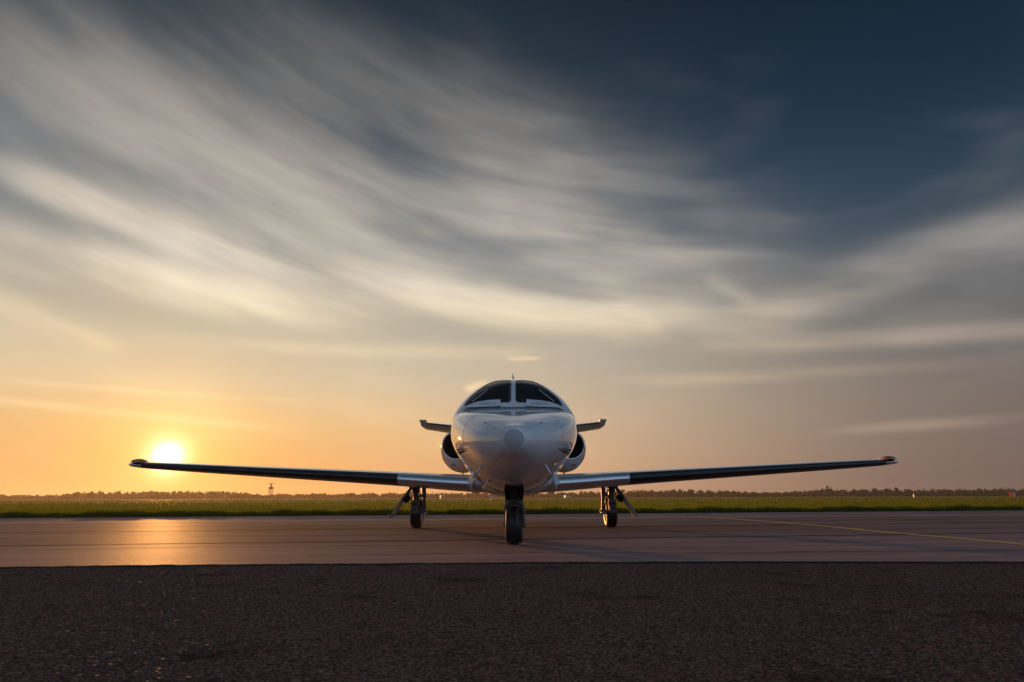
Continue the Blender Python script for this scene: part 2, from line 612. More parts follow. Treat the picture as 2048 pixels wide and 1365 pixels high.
    for c in cuts[1:-1]:
        crack(c, 0.14, -30, 32, 0.08, 0.02, 'sealed_joint')
    crack(7.35, 0.05, -2.2, 5.8, 0.025, 0.06, 'sealed_crack')
    crack(9.0, 0.13, -7, -1.5, 0.035, 0.05, 'sealed_crack')
    crack(11.6, 0.10, 1.5, 9, 0.06, 0.08, 'sealed_crack')
    crack(15.8, 0.15, -14, 12, 0.09, 0.06, 'sealed_crack')
    crack(20.6, 0.15, -20, 24, 0.16, 0.04, 'sealed_joint')
    # yellow guide line and a short white dash
    my = mat('yellow_line_paint', (0.62, 0.40, 0.03), 0.6, var=0.3, scale=9)
    mw = mat('white_line_paint', (0.6, 0.56, 0.5), 0.5, var=0.3, scale=9)

    def strip(name, pts, wd, m):
        rows = [[], []]
        for i, p in enumerate(pts):
            t = (Vector(pts[min(i + 1, len(pts) - 1)]) - Vector(pts[max(0, i - 1)])).normalized()
            nrm = Vector((-t.y, t.x, 0)) * wd / 2
            rows[0].append((p[0] + nrm.x, p[1] + nrm.y, 0.004)); rows[1].append((p[0] - nrm.x, p[1] - nrm.y, 0.004))
        o = MB().grid(rows).build(name, m, smooth=False); o.parent = base
    ctrl = [on_ground(px, py) for px, py in ((1392, 1034), (1500, 1041), (1640, 1052), (1760, 1064), (1900, 1076), (2048, 1089.5), (2220, 1108))]
    ys_ = [c.y for c in ctrl][::-1]; xs_ = [c.x for c in ctrl][::-1]
    yy = np.linspace(ys_[0], ys_[-1], 40)
    strip('yellow_guide_line', [(float(pchip(ys_, xs_, y)), float(y)) for y in yy], 0.16, my)
    a, bq = on_ground(1420, 1030.6), on_ground(1518, 1030.4)
    strip('white_dash', [(a.x, a.y), (bq.x, bq.y)], 0.16, mw)


def m_grass():
    m, b = mat_new('grass_blade')
    nt = m.node_tree
    n = nt.nodes.new('ShaderNodeAttribute'); n.attribute_name = 'tone'
    t = X(n.outputs['Fac'])
    co = obj_co()
    patch = xnoise(co, 0.35, 4.0, 0.6)
    col = xmix(xclamp(t * 0.6 + patch * 0.5), (0.050, 0.076, 0.006), (0.150, 0.165, 0.014))
    put(b.inputs['Base Color'], col); put(b.inputs['Roughness'], 0.6)
    put(b.inputs['Specular IOR Level'], 0.15)
    tr = nt.nodes.new('ShaderNodeBsdfTranslucent')
    nt.links.new(xmix(t, (0.10, 0.155, 0.008), (0.26, 0.295, 0.016)).s, tr.inputs[0])
    mx = nt.nodes.new('ShaderNodeMixShader'); mx.inputs[0].default_value = 0.42
    nt.links.new(b.outputs[0], mx.inputs[1]); nt.links.new(tr.outputs[0], mx.inputs[2])
    nt.links.new(mx.outputs[0], nt.nodes['Material Output'].inputs[0])
    return m


def blades(x, y, h, w, name, m):
    n = len(x)
    a = RNG.uniform(0, 2 * np.pi, n); lean = RNG.uniform(0.05, 0.5, n) * h
    la = RNG.uniform(0, 2 * np.pi, n)
    dx, dy = np.cos(a) * w / 2, np.sin(a) * w / 2
    z0 = np.full(n, 0.02)
    p = np.empty((n, 5, 3))
    p[:, 0] = np.stack([x - dx, y - dy, z0], -1); p[:, 1] = np.stack([x + dx, y + dy, z0], -1)
    mx, my_ = x + np.cos(la) * lean * .35, y + np.sin(la) * lean * .35
    p[:, 2] = np.stack([mx + dx * .8, my_ + dy * .8, z0 + h * .55], -1)
    p[:, 3] = np.stack([mx - dx * .8, my_ - dy * .8, z0 + h * .55], -1)
    p[:, 4] = np.stack([x + np.cos(la) * lean, y + np.sin(la) * lean, z0 + h], -1)
    base = np.arange(n)[:, None] * 5
    tri = np.concatenate([base + [0, 1, 2], base + [0, 2, 3], base + [3, 2, 4]])
    o = mesh_np(name, p.reshape(-1, 3), tri, m)
    at = o.data.attributes.new('tone', 'FLOAT', 'POINT')
    at.data.foreach_set('value', np.repeat(RNG.random(n), 5).astype(np.float32))
    return o


def grass_all():
    m = m_grass()
    xs, ys, hs, ws = [], [], [], []
    # depth bands behind the edge: (from, to, half width, count, height, width)
    for d0, d1, hw, n, h, w in ((0, 0.7, 30, 70000, 0.23, 0.014), (0.5, 5, 34, 90000, 0.18, 0.011), (5, 18, 46, 55000, 0.20, 0.022),
                                (18, 60, 80, 60000, 0.18, 0.045), (60, 300, 260, 60000, 0.17, 0.16)):
        x = RNG.uniform(-hw, hw, n); y = grass_edge(x) + d0 + (d1 - d0) * RNG.random(n) ** 1.2
        clump = 0.80 + 0.20 * np.sin(x * 1.7 + 2.1 * np.sin(y * .9)) * np.sin(y * 1.3 + x * .4) + .12 * np.sin(x * 5.3)
        xs.append(x); ys.append(y + RNG.normal(0, .05, n)); hs.append(h * clump * RNG.uniform(.55, 1.25, n)); ws.append(np.full(n, w) * RNG.uniform(.7, 1.3, n))
    o = blades(*(np.concatenate(a) for a in (xs, ys, hs, ws)), 'grass', m)
    tag(o, 'long green meadow grass growing beyond the apron edge', 'grass', kind='stuff')
    # small pale flower heads standing in the grass
    mf = mat('flower_head', (0.75, 0.7, 0.5), 0.7)
    M = MB()
    for i in range(36):
        x = random.uniform(-24, 26); y = float(grass_edge(np.array(x))) + random.uniform(0.2, 9)
        z = random.uniform(.2, .28); r = random.uniform(.008, .016)
        M.add([(x, y, z + r), (x + r, y, z), (x, y + r, z), (x - r, y, z), (x, y - r, z), (x, y, z - r)],
              [(0, 1, 2), (0, 2, 3), (0, 3, 4), (0, 4, 1), (5, 2, 1), (5, 3, 2), (5, 4, 3), (5, 1, 4)])
    tag(M.build('flower_heads', mf, smooth=False), 'pale seed heads scattered through the meadow grass', 'flowers', kind='stuff')


ground_all()
grass_all()

# ------------------------------------------------------------------ the jet
def m_paint():
    m, b = mat_new('white_aircraft_paint')
    nt = m.node_tree
    co = obj_co()
    dirt = xnoise(co, 3.0, 5.0, 0.65)
    col = xmix(xstep(dirt, 0.45, 0.8) * 0.35, (0.70, 0.71, 0.72), (0.56, 0.55, 0.54))
    g = nt.nodes.new('ShaderNodeNewGeometry')
    col = xmix(X(g.outputs['Backfacing']), col, (0.14, 0.135, 0.13))     # dark lining inside the shell
    put(b.inputs['Base Color'], col)
    put(b.inputs['Roughness'], dirt * 0.10 + 0.30)
    put(b.inputs['Specular IOR Level'], 0.0)
    put(b.inputs['Coat Weight'], 1.0); b.inputs['Coat Roughness'].default_value = 0.02
    b.inputs['Coat IOR'].default_value = 1.6
    put(b.inputs['Normal'], bump(xnoise(co, 1.6, 2.0, 0.4), 0.03, 0.02))
    return m


def m_glass():
    m, b = mat_new('windscreen_glass')
    nt = m.node_tree
    t = nt.nodes.new('ShaderNodeBsdfTransparent'); t.inputs[0].default_value = (0.6, 0.62, 0.63, 1)
    g = nt.nodes.new('ShaderNodeBsdfGlossy'); g.inputs['Roughness'].default_value = 0.02
    fr = nt.nodes.new('ShaderNodeFresnel'); fr.inputs[0].default_value = 2.0
    mx = nt.nodes.new('ShaderNodeMixShader')
    nt.links.new(fr.outputs[0], mx.inputs[0]); nt.links.new(t.outputs[0], mx.inputs[1]); nt.links.new(g.outputs[0], mx.inputs[2])
    nt.links.new(mx.outputs[0], nt.nodes['Material Output'].inputs[0])
    return m


M_PAINT, M_GLASS = m_paint(), m_glass()
M_UNDER = MATS['white_aircraft_paint']
M_CHROME = mat('polished_metal', (0.78, 0.79, 0.80), 0.10, 1.0, rvar=0.04, scale=6)
M_LE = mat('bare_leading_edge_metal', (0.78, 0.81, 0.84), 0.3, 1.0, rvar=0.05, scale=6)
M_STEEL = mat('brushed_steel', (0.55, 0.54, 0.52), 0.25, 1.0)
M_GEAR = mat('grey_gear_enamel', (0.11, 0.105, 0.10), 0.38, 0.0, var=0.35, scale=14)
M_GEAR_L = mat('light_gear_enamel', (0.33, 0.31, 0.29), 0.35, var=0.2, scale=14)
M_RUB = mat('tyre_rubber', (0.018, 0.017, 0.017), 0.42, var=0.3, scale=30)
M_BOOT = mat('boot_rubber', (0.016, 0.015, 0.016), 0.33, var=0.2, scale=12)
M_BLACK = mat('matt_black', (0.010, 0.010, 0.010), 0.6)
M_STRIPE = mat('charcoal_stripe_paint', (0.014, 0.015, 0.019), 0.9, spec=0.0)
M_RADOME = mat('grey_nose_cap', (0.40, 0.40, 0.39), 0.6)
M_LINE = mat('panel_gap_and_shade', (0.17, 0.17, 0.17), 0.6)
M_SEAT = mat('tan_seat_leather', (0.34, 0.22, 0.13), 0.5, var=0.2)
M_DUCT = mat('inlet_duct', (0.06, 0.055, 0.05), 0.45)
M_BLADE = mat('fan_blade_metal', (0.22, 0.21, 0.20), 0.35, 0.8)
M_LENS = mat('amber_lens', (0.42, 0.15, 0.05), 0.2, coat=1.0)

CX = 0.02                                   # the jet's centre line
BASE = Vector((CX, 8.85, 0.0))
jet = empty('private_jet', BASE, 'white twin-engine business jet parked nose-on with black-booted straight wings', 'airplane')

# fuselage stations: y, half width, height of widest line, top, bottom, upper and lower roundness
ST = np.array([
    (6.530, 0.012, 1.156, 1.168, 1.144, 2.0, 2.0),
    (6.533, 0.040, 1.156, 1.196, 1.116, 2.0, 2.0),
    (6.545, 0.080, 1.156, 1.236, 1.076, 2.0, 2.0),
    (6.560, 0.108, 1.157, 1.262, 1.050, 2.0, 2.0),
    (6.60, 0.148, 1.158, 1.286, 1.022, 2.0, 2.0),
    (6.75, 0.252, 1.168, 1.330, 0.963, 2.05, 2.0),
    (7.00, 0.402, 1.192, 1.405, 0.890, 2.15, 1.95),
    (7.40, 0.563, 1.240, 1.500, 0.820, 2.5, 1.85),
    (7.80, 0.682, 1.296, 1.586, 0.768, 3.0, 1.78),
    (8.20, 0.770, 1.346, 1.662, 0.727, 3.6, 1.72),
    (8.50, 0.812, 1.378, 1.716, 0.702, 4.2, 1.70),
    (8.56, 0.819, 1.384, 1.733, 0.697, 4.2, 1.70),
    (8.62, 0.824, 1.390, 1.772, 0.693, 4.1, 1.70),
    (8.85, 0.837, 1.408, 1.915, 0.681, 3.5, 1.72),
    (9.15, 0.845, 1.426, 2.085, 0.669, 2.95, 1.78),
    (9.45, 0.848, 1.436, 2.222, 0.661, 2.6, 1.85),
    (9.75, 0.850, 1.444, 2.318, 0.656, 2.45, 1.9),
    (10.05, 0.852, 1.448, 2.374, 0.651, 2.4, 1.95),
    (10.5, 0.852, 1.450, 2.400, 0.646, 2.35, 2.0),
    (12.0, 0.852, 1.455, 2.405, 0.646, 2.2, 2.0),
    (14.5, 0.840, 1.465, 2.39, 0.66, 2.1, 2.0),
    (16.0, 0.72, 1.54, 2.35, 0.86, 2.0, 2.0),
    (17.5, 0.51, 1.69, 2.29, 1.16, 2.0, 2.0),
    (19.0, 0.31, 1.85, 2.20, 1.50, 2.0, 2.0),
    (20.3, 0.12, 1.96, 2.08, 1.82, 2.0, 2.0)])


def section(y):
    return [pchip(ST[:, 0], ST[:, i], y) for i in range(1, 7)]


def hull(y, t):
    """point of the hull at station y, angle t (0 = right side, pi/2 = top)"""
    w, zc, zt, zb, et, eb = section(y)
    c, s = np.cos(t), np.sin(t)
    e = np.where(s >= 0, et, eb)
    hgt = np.where(s >= 0, zt - zc, zc - zb)
    r = (np.abs(c) ** e + np.abs(s) ** e) ** (-1 / e)       # superellipse radius along (c, s)
    return np.stack([CX + w * r * c, y + 0 * t, zc + hgt * r * s], -1)


def inside(poly, x, y):
    r = False
    j = len(poly) - 1
    for i in range(len(poly)):
        (xi, yi), (xj, yj) = poly[i], poly[j]
        if (yi > y) != (yj > y) and x < (xj - xi) * (y - yi) / (yj - yi) + xi:
            r = not r
        j = i
    return r


# outlines of the front of the jet as drawn on its hull (seen from straight ahead)
PANE = [(1022.3, 764.5), (1020, 762.6), (1005, 762), (990, 763.6), (977.5, 768.4), (966.8, 774.6), (952.6, 785.3), (941.6, 794.6),
        (933, 804.5), (929, 812.5), (940, 811), (960, 808), (980, 806.4), (1000, 805.8), (1017, 805.6), (1021.2, 803.6), (1022.3, 800)]
MID = 1026.8


def mir(P, s):
    return P if s < 0 else [(2 * MID - x, y) for x, y in P]


def shrink(P, d):
    """polygon moved inward by d"""
    n = len(P); out = []
    area = sum(P[i][0] * P[(i + 1) % n][1] - P[(i + 1) % n][0] * P[i][1] for i in range(n))
    sg = 1 if area > 0 else -1
    for i in range(n):
        a, b, c = Vector(P[i - 1]), Vector(P[i]), Vector(P[(i + 1) % n])
        t1, t2 = (b - a).normalized(), (c - b).normalized()
        nn = Vector((-t1.y - t2.y, t1.x + t2.x)) * sg
        if nn.length < 1e-6: nn = Vector((-t1.y, t1.x)) * sg
        nn.normalize()
        k = max(0.5, nn.dot(Vector((-t1.y, t1.x)) * sg))
        out.append(tuple(b + nn * (d / k)))
    return out


def pix(p):
    q = CAM_ROT.transposed() @ (Vector(p) - EYE)
    f = LENS / 36.0 * 2048
    return 1024 - q.x * f / q.z, 682.5 + q.y * f / q.z


def build_hull():
    ys = np.concatenate([[6.530, 6.5315, 6.533, 6.536, 6.54, 6.545, 6.552, 6.56, 6.57, 6.585], np.linspace(6.60, 6.75, 8), np.arange(6.80, 8.45, 0.06), np.arange(8.46, 10.3, 0.028), np.arange(10.35, 20.31, 0.33), [20.3]])
    ys = np.unique(np.round(ys, 4))
    n = 176
    ts = np.linspace(0, 2 * np.pi, n, endpoint=False)
    V = np.concatenate([hull(np.full(n, y), ts) for y in ys])
    F = [(i * n + k, (i + 1) * n + k, (i + 1) * n + (k + 1) % n, i * n + (k + 1) % n) for i in range(len(ys) - 1) for k in range(n)]
    F.append(tuple(range((len(ys) - 1) * n, len(ys) * n))[::-1])
    F.append(tuple(range(n)))
    bvh = BVHTree.FromPolygons([Vector(v) for v in V], F)
    holes = [shrink(mir(PANE, s), 2.0) for s in (-1, 1)]
    keep = []
    for f in F:
        c = np.mean(V[list(f)], 0)
        if 8.5 < c[1] < 10.4 and c[2] > 1.6 and len(f) == 4:
            q = pix(c)
            nrm = Vector(np.cross(V[f[1]] - V[f[0]], V[f[2]] - V[f[1]]))
            if any(inside(h, *q) for h in holes) and abs(nrm.normalized().dot((Vector(c) - EYE).normalized())) > 0.04 \
                    and bvh.ray_cast(EYE, (Vector(c) - EYE).normalized())[3] > (Vector(c) - EYE).length - 0.08:
                continue
        keep.append(f)
    M = MB(); M.v, M.f = [tuple(v) for v in V], keep
    o = M.build('fuselage', M_PAINT, jet, BASE, angle=50)
    return o, bvh


fuselage, BVH = build_hull()


def on_hull(px, py, lift=0.0):
    d = sight(px, py)
    hit = BVH.ray_cast(EYE, d)
    if hit[0] is None:
        near = BVH.find_nearest(EYE + d * 9.0)
        return near[0] + near[1] * lift
    nrm = hit[1] if hit[1].dot(d) < 0 else -hit[1]
    return hit[0] + nrm * lift


def draped(poly, lift, step=1.2):
    """triangulated patch of the hull inside an outline"""
    bm = bmesh.new()
    pts = []
    n = len(poly)
    for i in range(n):
        a, b = poly[i], poly[(i + 1) % n]
        k = max(1, int(math.hypot(b[0] - a[0], b[1] - a[1]) / step))
        pts += [(a[0] + (b[0] - a[0]) * j / k, a[1] + (b[1] - a[1]) * j / k) for j in range(k)]
    from mathutils.geometry import delaunay_2d_cdt
    xs = [p[0] for p in poly]; ys = [p[1] for p in poly]
    inn = []
    y = min(ys)
    while y < max(ys):
        x = min(xs)
        while x < max(xs):
            if inside(poly, x, y) and min((x - p[0]) ** 2 + (y - p[1]) ** 2 for p in pts) > (step * .6) ** 2:
                inn.append((x, y))
            x += step
        y += step
    allp = pts + inn
    vs, es, fs, *_ = delaunay_2d_cdt([Vector(p) for p in allp], [], [list(range(len(pts)))], 1, 1e-4)
    bm.free()
    return [on_hull(p.x, p.y, lift) for p in vs], [tuple(f) for f in fs]


def ring(outer, inner, lift):
    n = len(outer)
    P, F = [], []
    k = 6
    o2, i2 = [], []
    for j in range(n):
        for q in range(k):
            t = q / k
            a, b = outer[j], outer[(j + 1) % n]; c, d = inner[j], inner[(j + 1) % n]
            o2.append((a[0] + (b[0] - a[0]) * t, a[1] + (b[1] - a[1]) * t)); i2.append((c[0] + (d[0] - c[0]) * t, c[1] + (d[1] - c[1]) * t))
    m = len(o2)
    P = [on_hull(*p, lift) for p in o2] + [on_hull(*p, lift) for p in i2]
    F = [(j, (j + 1) % m, m + (j + 1) % m, m + j) for j in range(m)]
    return P, F


def jet_front():
    for s in (-1, 1):
        P = mir(PANE, s)
        MB().add(*draped(P, 0.006)).build('windscreen_pane', M_GLASS, fuselage, BASE, angle=80)
        MB().add(*ring(P, shrink(P, 1.5), 0.0085)).build('window_seal', M_BLACK, fuselage, BASE, angle=80)
        # light post between the front pane and the side pane
        A = [(975.5, 779.8), (976.2, 781.6), (946.5, 805.6), (943.4, 805.2)]
        v, f = draped(mir(A, s), 0.012)
        MB().add(v, f).build('window_post', M_GEAR_L, fuselage, BASE, angle=80)
        # raised bleed-air duct along the foot of the pane, with its louvre slots
        D = mir([(930, 814), (940, 809), (955, 804.2), (975, 801.3), (1000.6, 799.6), (1001.4, 812.6), (985, 813.8), (965, 814.6), (945, 815.4), (931, 816.5)], s)
        v, f = draped(D, 0.0)
        n = len(v)
        top = []
        for p in v:
            p = Vector(p); d = (EYE - p).normalized()
            top.append(p + d * 0.05 + Vector((0, 0, 0.004)))
        ed = {}
        for q in f:
            for a, b in zip(q, q[1:] + q[:1]):
                ed[(a, b)] = 1
        side = [(a, b, b + n, a + n) for a, b in ed if (b, a) not in ed]
        MB().add(list(v) + top, [tuple(i + n for i in q) for q in f] + side).build('demist_duct', M_PAINT, fuselage, BASE, angle=30)
        for y0, y1 in ((806.6, 808.0), (809.6, 810.6)):
            L = mir([(958, y0), (975, y0 - .6), (992, y0 - .4), (992, y0 + .3), (975, y0 + .2), (958, y0 + .6)], s)
            v, f = draped(L, 0.0)
            MB().add([Vector(p) + (EYE - Vector(p)).normalized() * 0.055 + Vector((0, 0, 0.004)) for p in v], f).build('duct_slot', M_LINE, fuselage, BASE)
        # lightning diverter strips with a stud at the end
        for a, b, stud in (((970.5, 846.2), (1008.5, 865.2), True), ((1013, 896), (985, 931), False)):
            a, b = mir([a, b], s)
            pts = [on_hull(a[0] + (b[0] - a[0]) * k / 12, a[1] + (b[1] - a[1]) * k / 12, 0.001) for k in range(13)]
            st = MB().tube(pts, 0.0014, 6).build('diverter_strip', M_LINE, fuselage, BASE)
            if stud:
                p = on_hull(*a, 0.001)
                st2 = MB().lathe([(-.004, .012), (.004, .012), (.006, .006), (-.004, .001)], p, (on_hull(*a, 0.01) - p), 12).build('diverter_stud', M_LINE, fuselage, BASE)
        # edge of the nose baggage door
        arc = mir([(927.6, 888), (926.8, 876), (927.2, 862), (929.5, 853), (936.5, 842.5), (946, 834.5), (955, 829.5)], s)
        pts = []
        for (x0, y0), (x1, y1) in zip(arc, arc[1:]):
            pts += [on_hull(x0 + (x1 - x0) * k / 5, y0 + (y1 - y0) * k / 5, 0.0005) for k in range(5)]
        MB().tube(pts, 0.0012, 6).build('baggage_door_edge', M_LINE, fuselage, BASE)
        # three tapering charcoal flashes on the flank of the nose
        for tip, mid_, tail in (((936.4, 897.4), (925, 898.4), (911.5, 901.2)), ((936.2, 900.2), (926, 902.2), (913.2, 906.6)), ((931.8, 901.4), (924, 905.4), (915, 911.6))):
            tip, mid_, tail = mir([tip, mid_, tail], s)
            rows = [[], []]
            for k in range(13):
                t = k / 12
                x = (1 - t) ** 2 * tip[0] + 2 * t * (1 - t) * mid_[0] + t * t * tail[0]
                y = (1 - t) ** 2 * tip[1] + 2 * t * (1 - t) * mid_[1] + t * t * tail[1]
                w = 0.3 + 1.5 * t
                rows[0].append(on_hull(x, y - w, 0.003)); rows[1].append(on_hull(x, y + w, 0.003))
            MB().grid(rows).build('painted_flash', M_STRIPE, fuselage, BASE, angle=80)
        # the flashes run on as bands along the cabin side
        for z0, z1 in ((1.285, 1.335), (1.20, 1.26), (1.09, 1.17)):
            rows = [[], []]
            for y in np.linspace(8.75, 16.5, 60):
                w, zc, zt, zb, et, eb = (float(a) for a in section(y))
                for r_, z in zip(rows, (z0, z1)):
                    z = z + (y - 8.75) * 0.03
                    e, hh = (et, zt - zc) if z > zc else (eb, zc - zb)
                    q = min(0.999, abs(z - zc) / hh)
                    r_.append(Vector((CX + s * (w * (1 - q ** e) ** (1 / e) + 0.003), y, z)))
            MB().grid(rows).build('side_stripe', M_STRIPE, fuselage, BASE, angle=80)
        # cabin windows
        for i in range(4):
            yc = 10.9 + i * 0.82
            M = MB(); P = []
            for k in range(20):
                a = 2 * math.pi * k / 20
                y = yc + 0.17 * abs(math.cos(a)) ** .7 * (1 if math.cos(a) > 0 else -1)
                z = 1.72 + 0.20 * abs(math.sin(a)) ** .7 * (1 if math.sin(a) > 0 else -1)
                w, zc, zt, zb, et, eb = (float(v) for v in section(y))
                q = (z - zc) / (zt - zc)
                P.append(Vector((CX + s * (w * (1 - abs(q) ** et) ** (1 / et) + 0.004), y, z)))
            c = sum(P, Vector()) / len(P); c.x += s * 0.012
            M.add(P + [c], [(k, (k + 1) % 20, 20) for k in range(20)])
            M.build('cabin_window', M_BOOT, fuselage, BASE, angle=80)
    # nose cap
    cap = [on_hull(1027.8 + 20 * math.cos(a) * q, 878.3 + 20 * math.sin(a) * q, 0.003) for q in (1, .66, .33) for a in np.linspace(0, 2 * math.pi, 36, endpoint=False)]
    F = [(i * 36 + k, i * 36 + (k + 1) % 36, (i + 1) * 36 + (k + 1) % 36, (i + 1) * 36 + k) for i in range(2) for k in range(36)]
    cap.append(on_hull(1027.8, 878.3, 0.003))
    F += [(72 + k, 72 + (k + 1) % 36, 108) for k in range(36)]
    MB().add(cap, F).build('nose_cap', M_RADOME, fuselage, BASE, angle=80)
    # shade between nose deck and windscreen foot, painted as a dark strip
    rows = [[], []]
    for x in np.linspace(-0.66, 0.66, 41):
        for r_, y in zip(rows, (8.515, 8.585)):
            w, zc, zt, zb, et, eb = (float(v) for v in section(y))
            r_.append(Vector((CX + x, y, zc + (zt - zc) * (1 - (abs(x) / w) ** et) ** (1 / et) + 0.003)))
    MB().grid(rows).build('windscreen_foot_shade', M_LINE, fuselage, BASE, angle=80)
    # inside the cockpit: glareshield, two seats, rear bulkhead
    M = MB(); M.box((CX, 8.98, 1.60), (1.34, 0.42, 0.10)); M.box((CX, 9.15, 1.45), (1.3, 0.06, 0.34))
    M.build('glareshield', M_BLACK, fuselage, BASE, bevel=0.02)
    for s in (-1, 1):
        M = MB()
        M.box((CX + s * 0.31, 10.02, 1.55), (0.42, 0.12, 0.66), Matrix.Rotation(R(-10), 3, 'X'), 0.8)
        M.box((CX + s * 0.31, 9.78, 1.22), (0.44, 0.46, 0.12))
        M.box((CX + s * 0.31, 10.09, 1.96), (0.24, 0.09, 0.16))
        M.build('crew_seat', M_SEAT, fuselage, BASE, bevel=0.03)
    P = hull(np.full(40, 10.45), np.linspace(0, 2 * np.pi, 40, endpoint=False))
    P = [Vector((CX + (p[0] - CX) * .98, p[1], 1.4 + (p[2] - 1.4) * .98)) for p in P]
    MB().add(P, [tuple(range(40))]).build('cabin_bulkhead', M_BLACK, fuselage, BASE)
    # black patch painted for the shade in the nose-gear bay; pitot tubes, probes
    rows = []
    for y in np.linspace(8.15, 9.4, 14):
        rows.append([Vector(hull(np.array([y]), np.array([-math.pi / 2 + a]))[0]) + Vector((0, 0, -0.004)) for a in np.linspace(-0.15, 0.15, 7)])
    MB().grid(rows).build('gear_bay_shade', M_BLACK, fuselage, BASE, angle=80)
    for s in (-1, 1):
        def w3(x, y, z): return Vector((CX + s * x, y, z))
        M = MB()
        root = on_hull(*mir([(962, 933)], s)[0]); nn = (on_hull(*mir([(962, 933)], s)[0], .1) - root).normalized()
        M.tube([root, root + nn * .012], .018, 10)
        tip = root + nn * .15 + Vector((0, .03, 0))
        M.tube([root, root + nn * .08, tip, tip + Vector((0, -.05, 0))], [.012, .011, .010, .009], 8)
        M.tube([tip + Vector((0, -.05, 0)), tip + Vector((0, -.20, 0))], [.009, .006], 8)
        M.build('pitot_tube', M_STEEL, fuselage, BASE)
        root = on_hull(*mir([(979, 962)], s)[0])
        MB().tube([root, root + Vector((s * .01, -.03, -.012)), root + Vector((s * .006, -.13, .005))], [.009, .008, .006], 8).build('air_probe', M_STEEL, fuselage, BASE)
    p = on_hull(973, 967)
    MB().tube([p, p + Vector((-.02, -.01, -.05)), p + Vector((-.05, -.03, -.09))], [.010, .008, .006], 8).build('drain_mast', M_STEEL, fuselage, BASE)


jet_front()


# ---- wings
def airfoil(n=26, tc=0.125):
    """closed loop (chord fraction, thickness) from the trailing edge over the top to the nose and back"""
    b = np.linspace(0, np.pi, n)
    x = (1 + np.cos(b)) / 2
    def yt(x): return 5 * tc * (.2969 * np.sqrt(x) - .126 * x - .3516 * x**2 + .2843 * x**3 - .1036 * x**4)
    camb = lambda x: 0.018 * (1 - (2 * x - 1) ** 2)
    up = [(a, camb(a) + yt(a)) for a in x]
    lo = [(a, camb(a) - yt(a)) for a in x[::-1][1:-1]]
    return up + lo


AF = airfoil()
W_X = [0.45, 0.85, 2.10, 4.60, 7.08, 7.33, 7.42]
W_LE = [11.72, 11.78, 11.98, 12.28, 12.58, 12.66, 12.86]
W_CH = [2.62, 2.52, 2.16, 1.62, 1.02, 0.88, 0.55]
W_Z = [0.795, 0.815, 0.905, 1.055, 1.205, 1.222, 1.230]
W_T = [1.0, 1.0, 1.0, 1.0, 1.0, 0.85, 0.35]


def wing_pt(s, x, c, t, lift=0.0):
    le = float(pchip(W_X, W_LE, x)); ch = float(pchip(W_X, W_CH, x)); z = float(pchip(W_X, W_Z, x)); k = float(pchip(W_X, W_T, x))
    inc = R(1.5)
    y = le + c * ch
    return Vector((CX + s * x, y, z + t * ch * k - (c - .25) * ch * math.tan(inc) * 1.0 + lift))


def wing(s):
    xs = list(np.linspace(0.45, 7.08, 22)) + [7.2, 7.33, 7.38, 7.42]
    rows = [[wing_pt(s, x, c, t) for c, t in AF] for x in xs]
    M = MB().grid(rows, close_u=True)
    M.f.append(tuple(len(M.v) - len(AF) + k for k in range(len(AF))))
    w = M.build('wing', M_PAINT, jet, BASE, angle=60)

    def outward(rows, s, th):
        out = []
        for row in rows:
            cen = sum(row, Vector()) / len(row) + Vector((0, 0.12, 0))
            out.append([p + (p - cen).normalized() * th for p in row])
        return out

    for name, x0, x1, cu, cl, m, th in (('leading_edge_strip', 0.80, 2.07, 0.10, 0.06, M_LE, 0.004), ('deicing_boot', 2.085, 7.05, 0.07, 0.14, M_BOOT, 0.006),
                                        ('tip_leading_edge', 7.06, 7.25, 0.10, 0.05, M_CHROME, 0.004)):
        idx = [i for i, (c, t) in enumerate(AF) if (c <= cu if i <= 25 else c <= cl)]
        rows = [[wing_pt(s, x, *AF[i]) for i in idx] for x in np.linspace(x0, x1, max(3, int((x1 - x0) * 5)))]
        MB().grid(outward(rows, s, th)).build(name, m, w, BASE, angle=80)
    # position light in a bulge near the tip
    c = wing_pt(s, 7.15, 0.12, 0.07)
    P = []
    for i in range(7):
        a = math.pi / 2 * i / 6
        P.append((0.075 * math.sin(a), 0.115 * math.cos(a)))
    M = MB()
    rows = [[c + Vector((math.cos(b) * r * 1.0, math.sin(b) * r * 2.2, h - 0.02)) for b in np.linspace(0, 2 * math.pi, 20, endpoint=False)] for h, r in P]
    M.grid(rows, close_u=True)
    M.build('position_light', M_LENS, w, BASE, angle=80)
    # rounded fillet where the wing meets the belly
    rows = []
    for y, r in ((11.60, .01), (11.64, .06), (11.72, .10), (11.85, .14), (12.05, .17), (12.5, .19), (13.6, .17), (14.4, .05)):
        rows.append([Vector((CX + s * (0.72 + .40 * r * math.cos(a)), y, 0.81 + .80 * r * math.sin(a))) for a in np.linspace(0, 2 * math.pi, 20, endpoint=False)])
    MB().grid(rows, close_u=True).build('root_fillet', M_PAINT, w, BASE, angle=80)
    # flap section standing a little proud of the inboard trailing edge
    rows = [[wing_pt(s, x, 0.80, 0.055), wing_pt(s, x, 0.9, 0.066), wing_pt(s, x, 1.0, 0.062), wing_pt(s, x, 1.0, 0.045), wing_pt(s, x, .9, .04), wing_pt(s, x, .8, .045)] for x in np.linspace(0.86, 1.75, 6)]
    MB().grid(rows, close_u=True).build('inboard_flap', M_PAINT, w, BASE)
    return w


wing(-1)
wing(1)
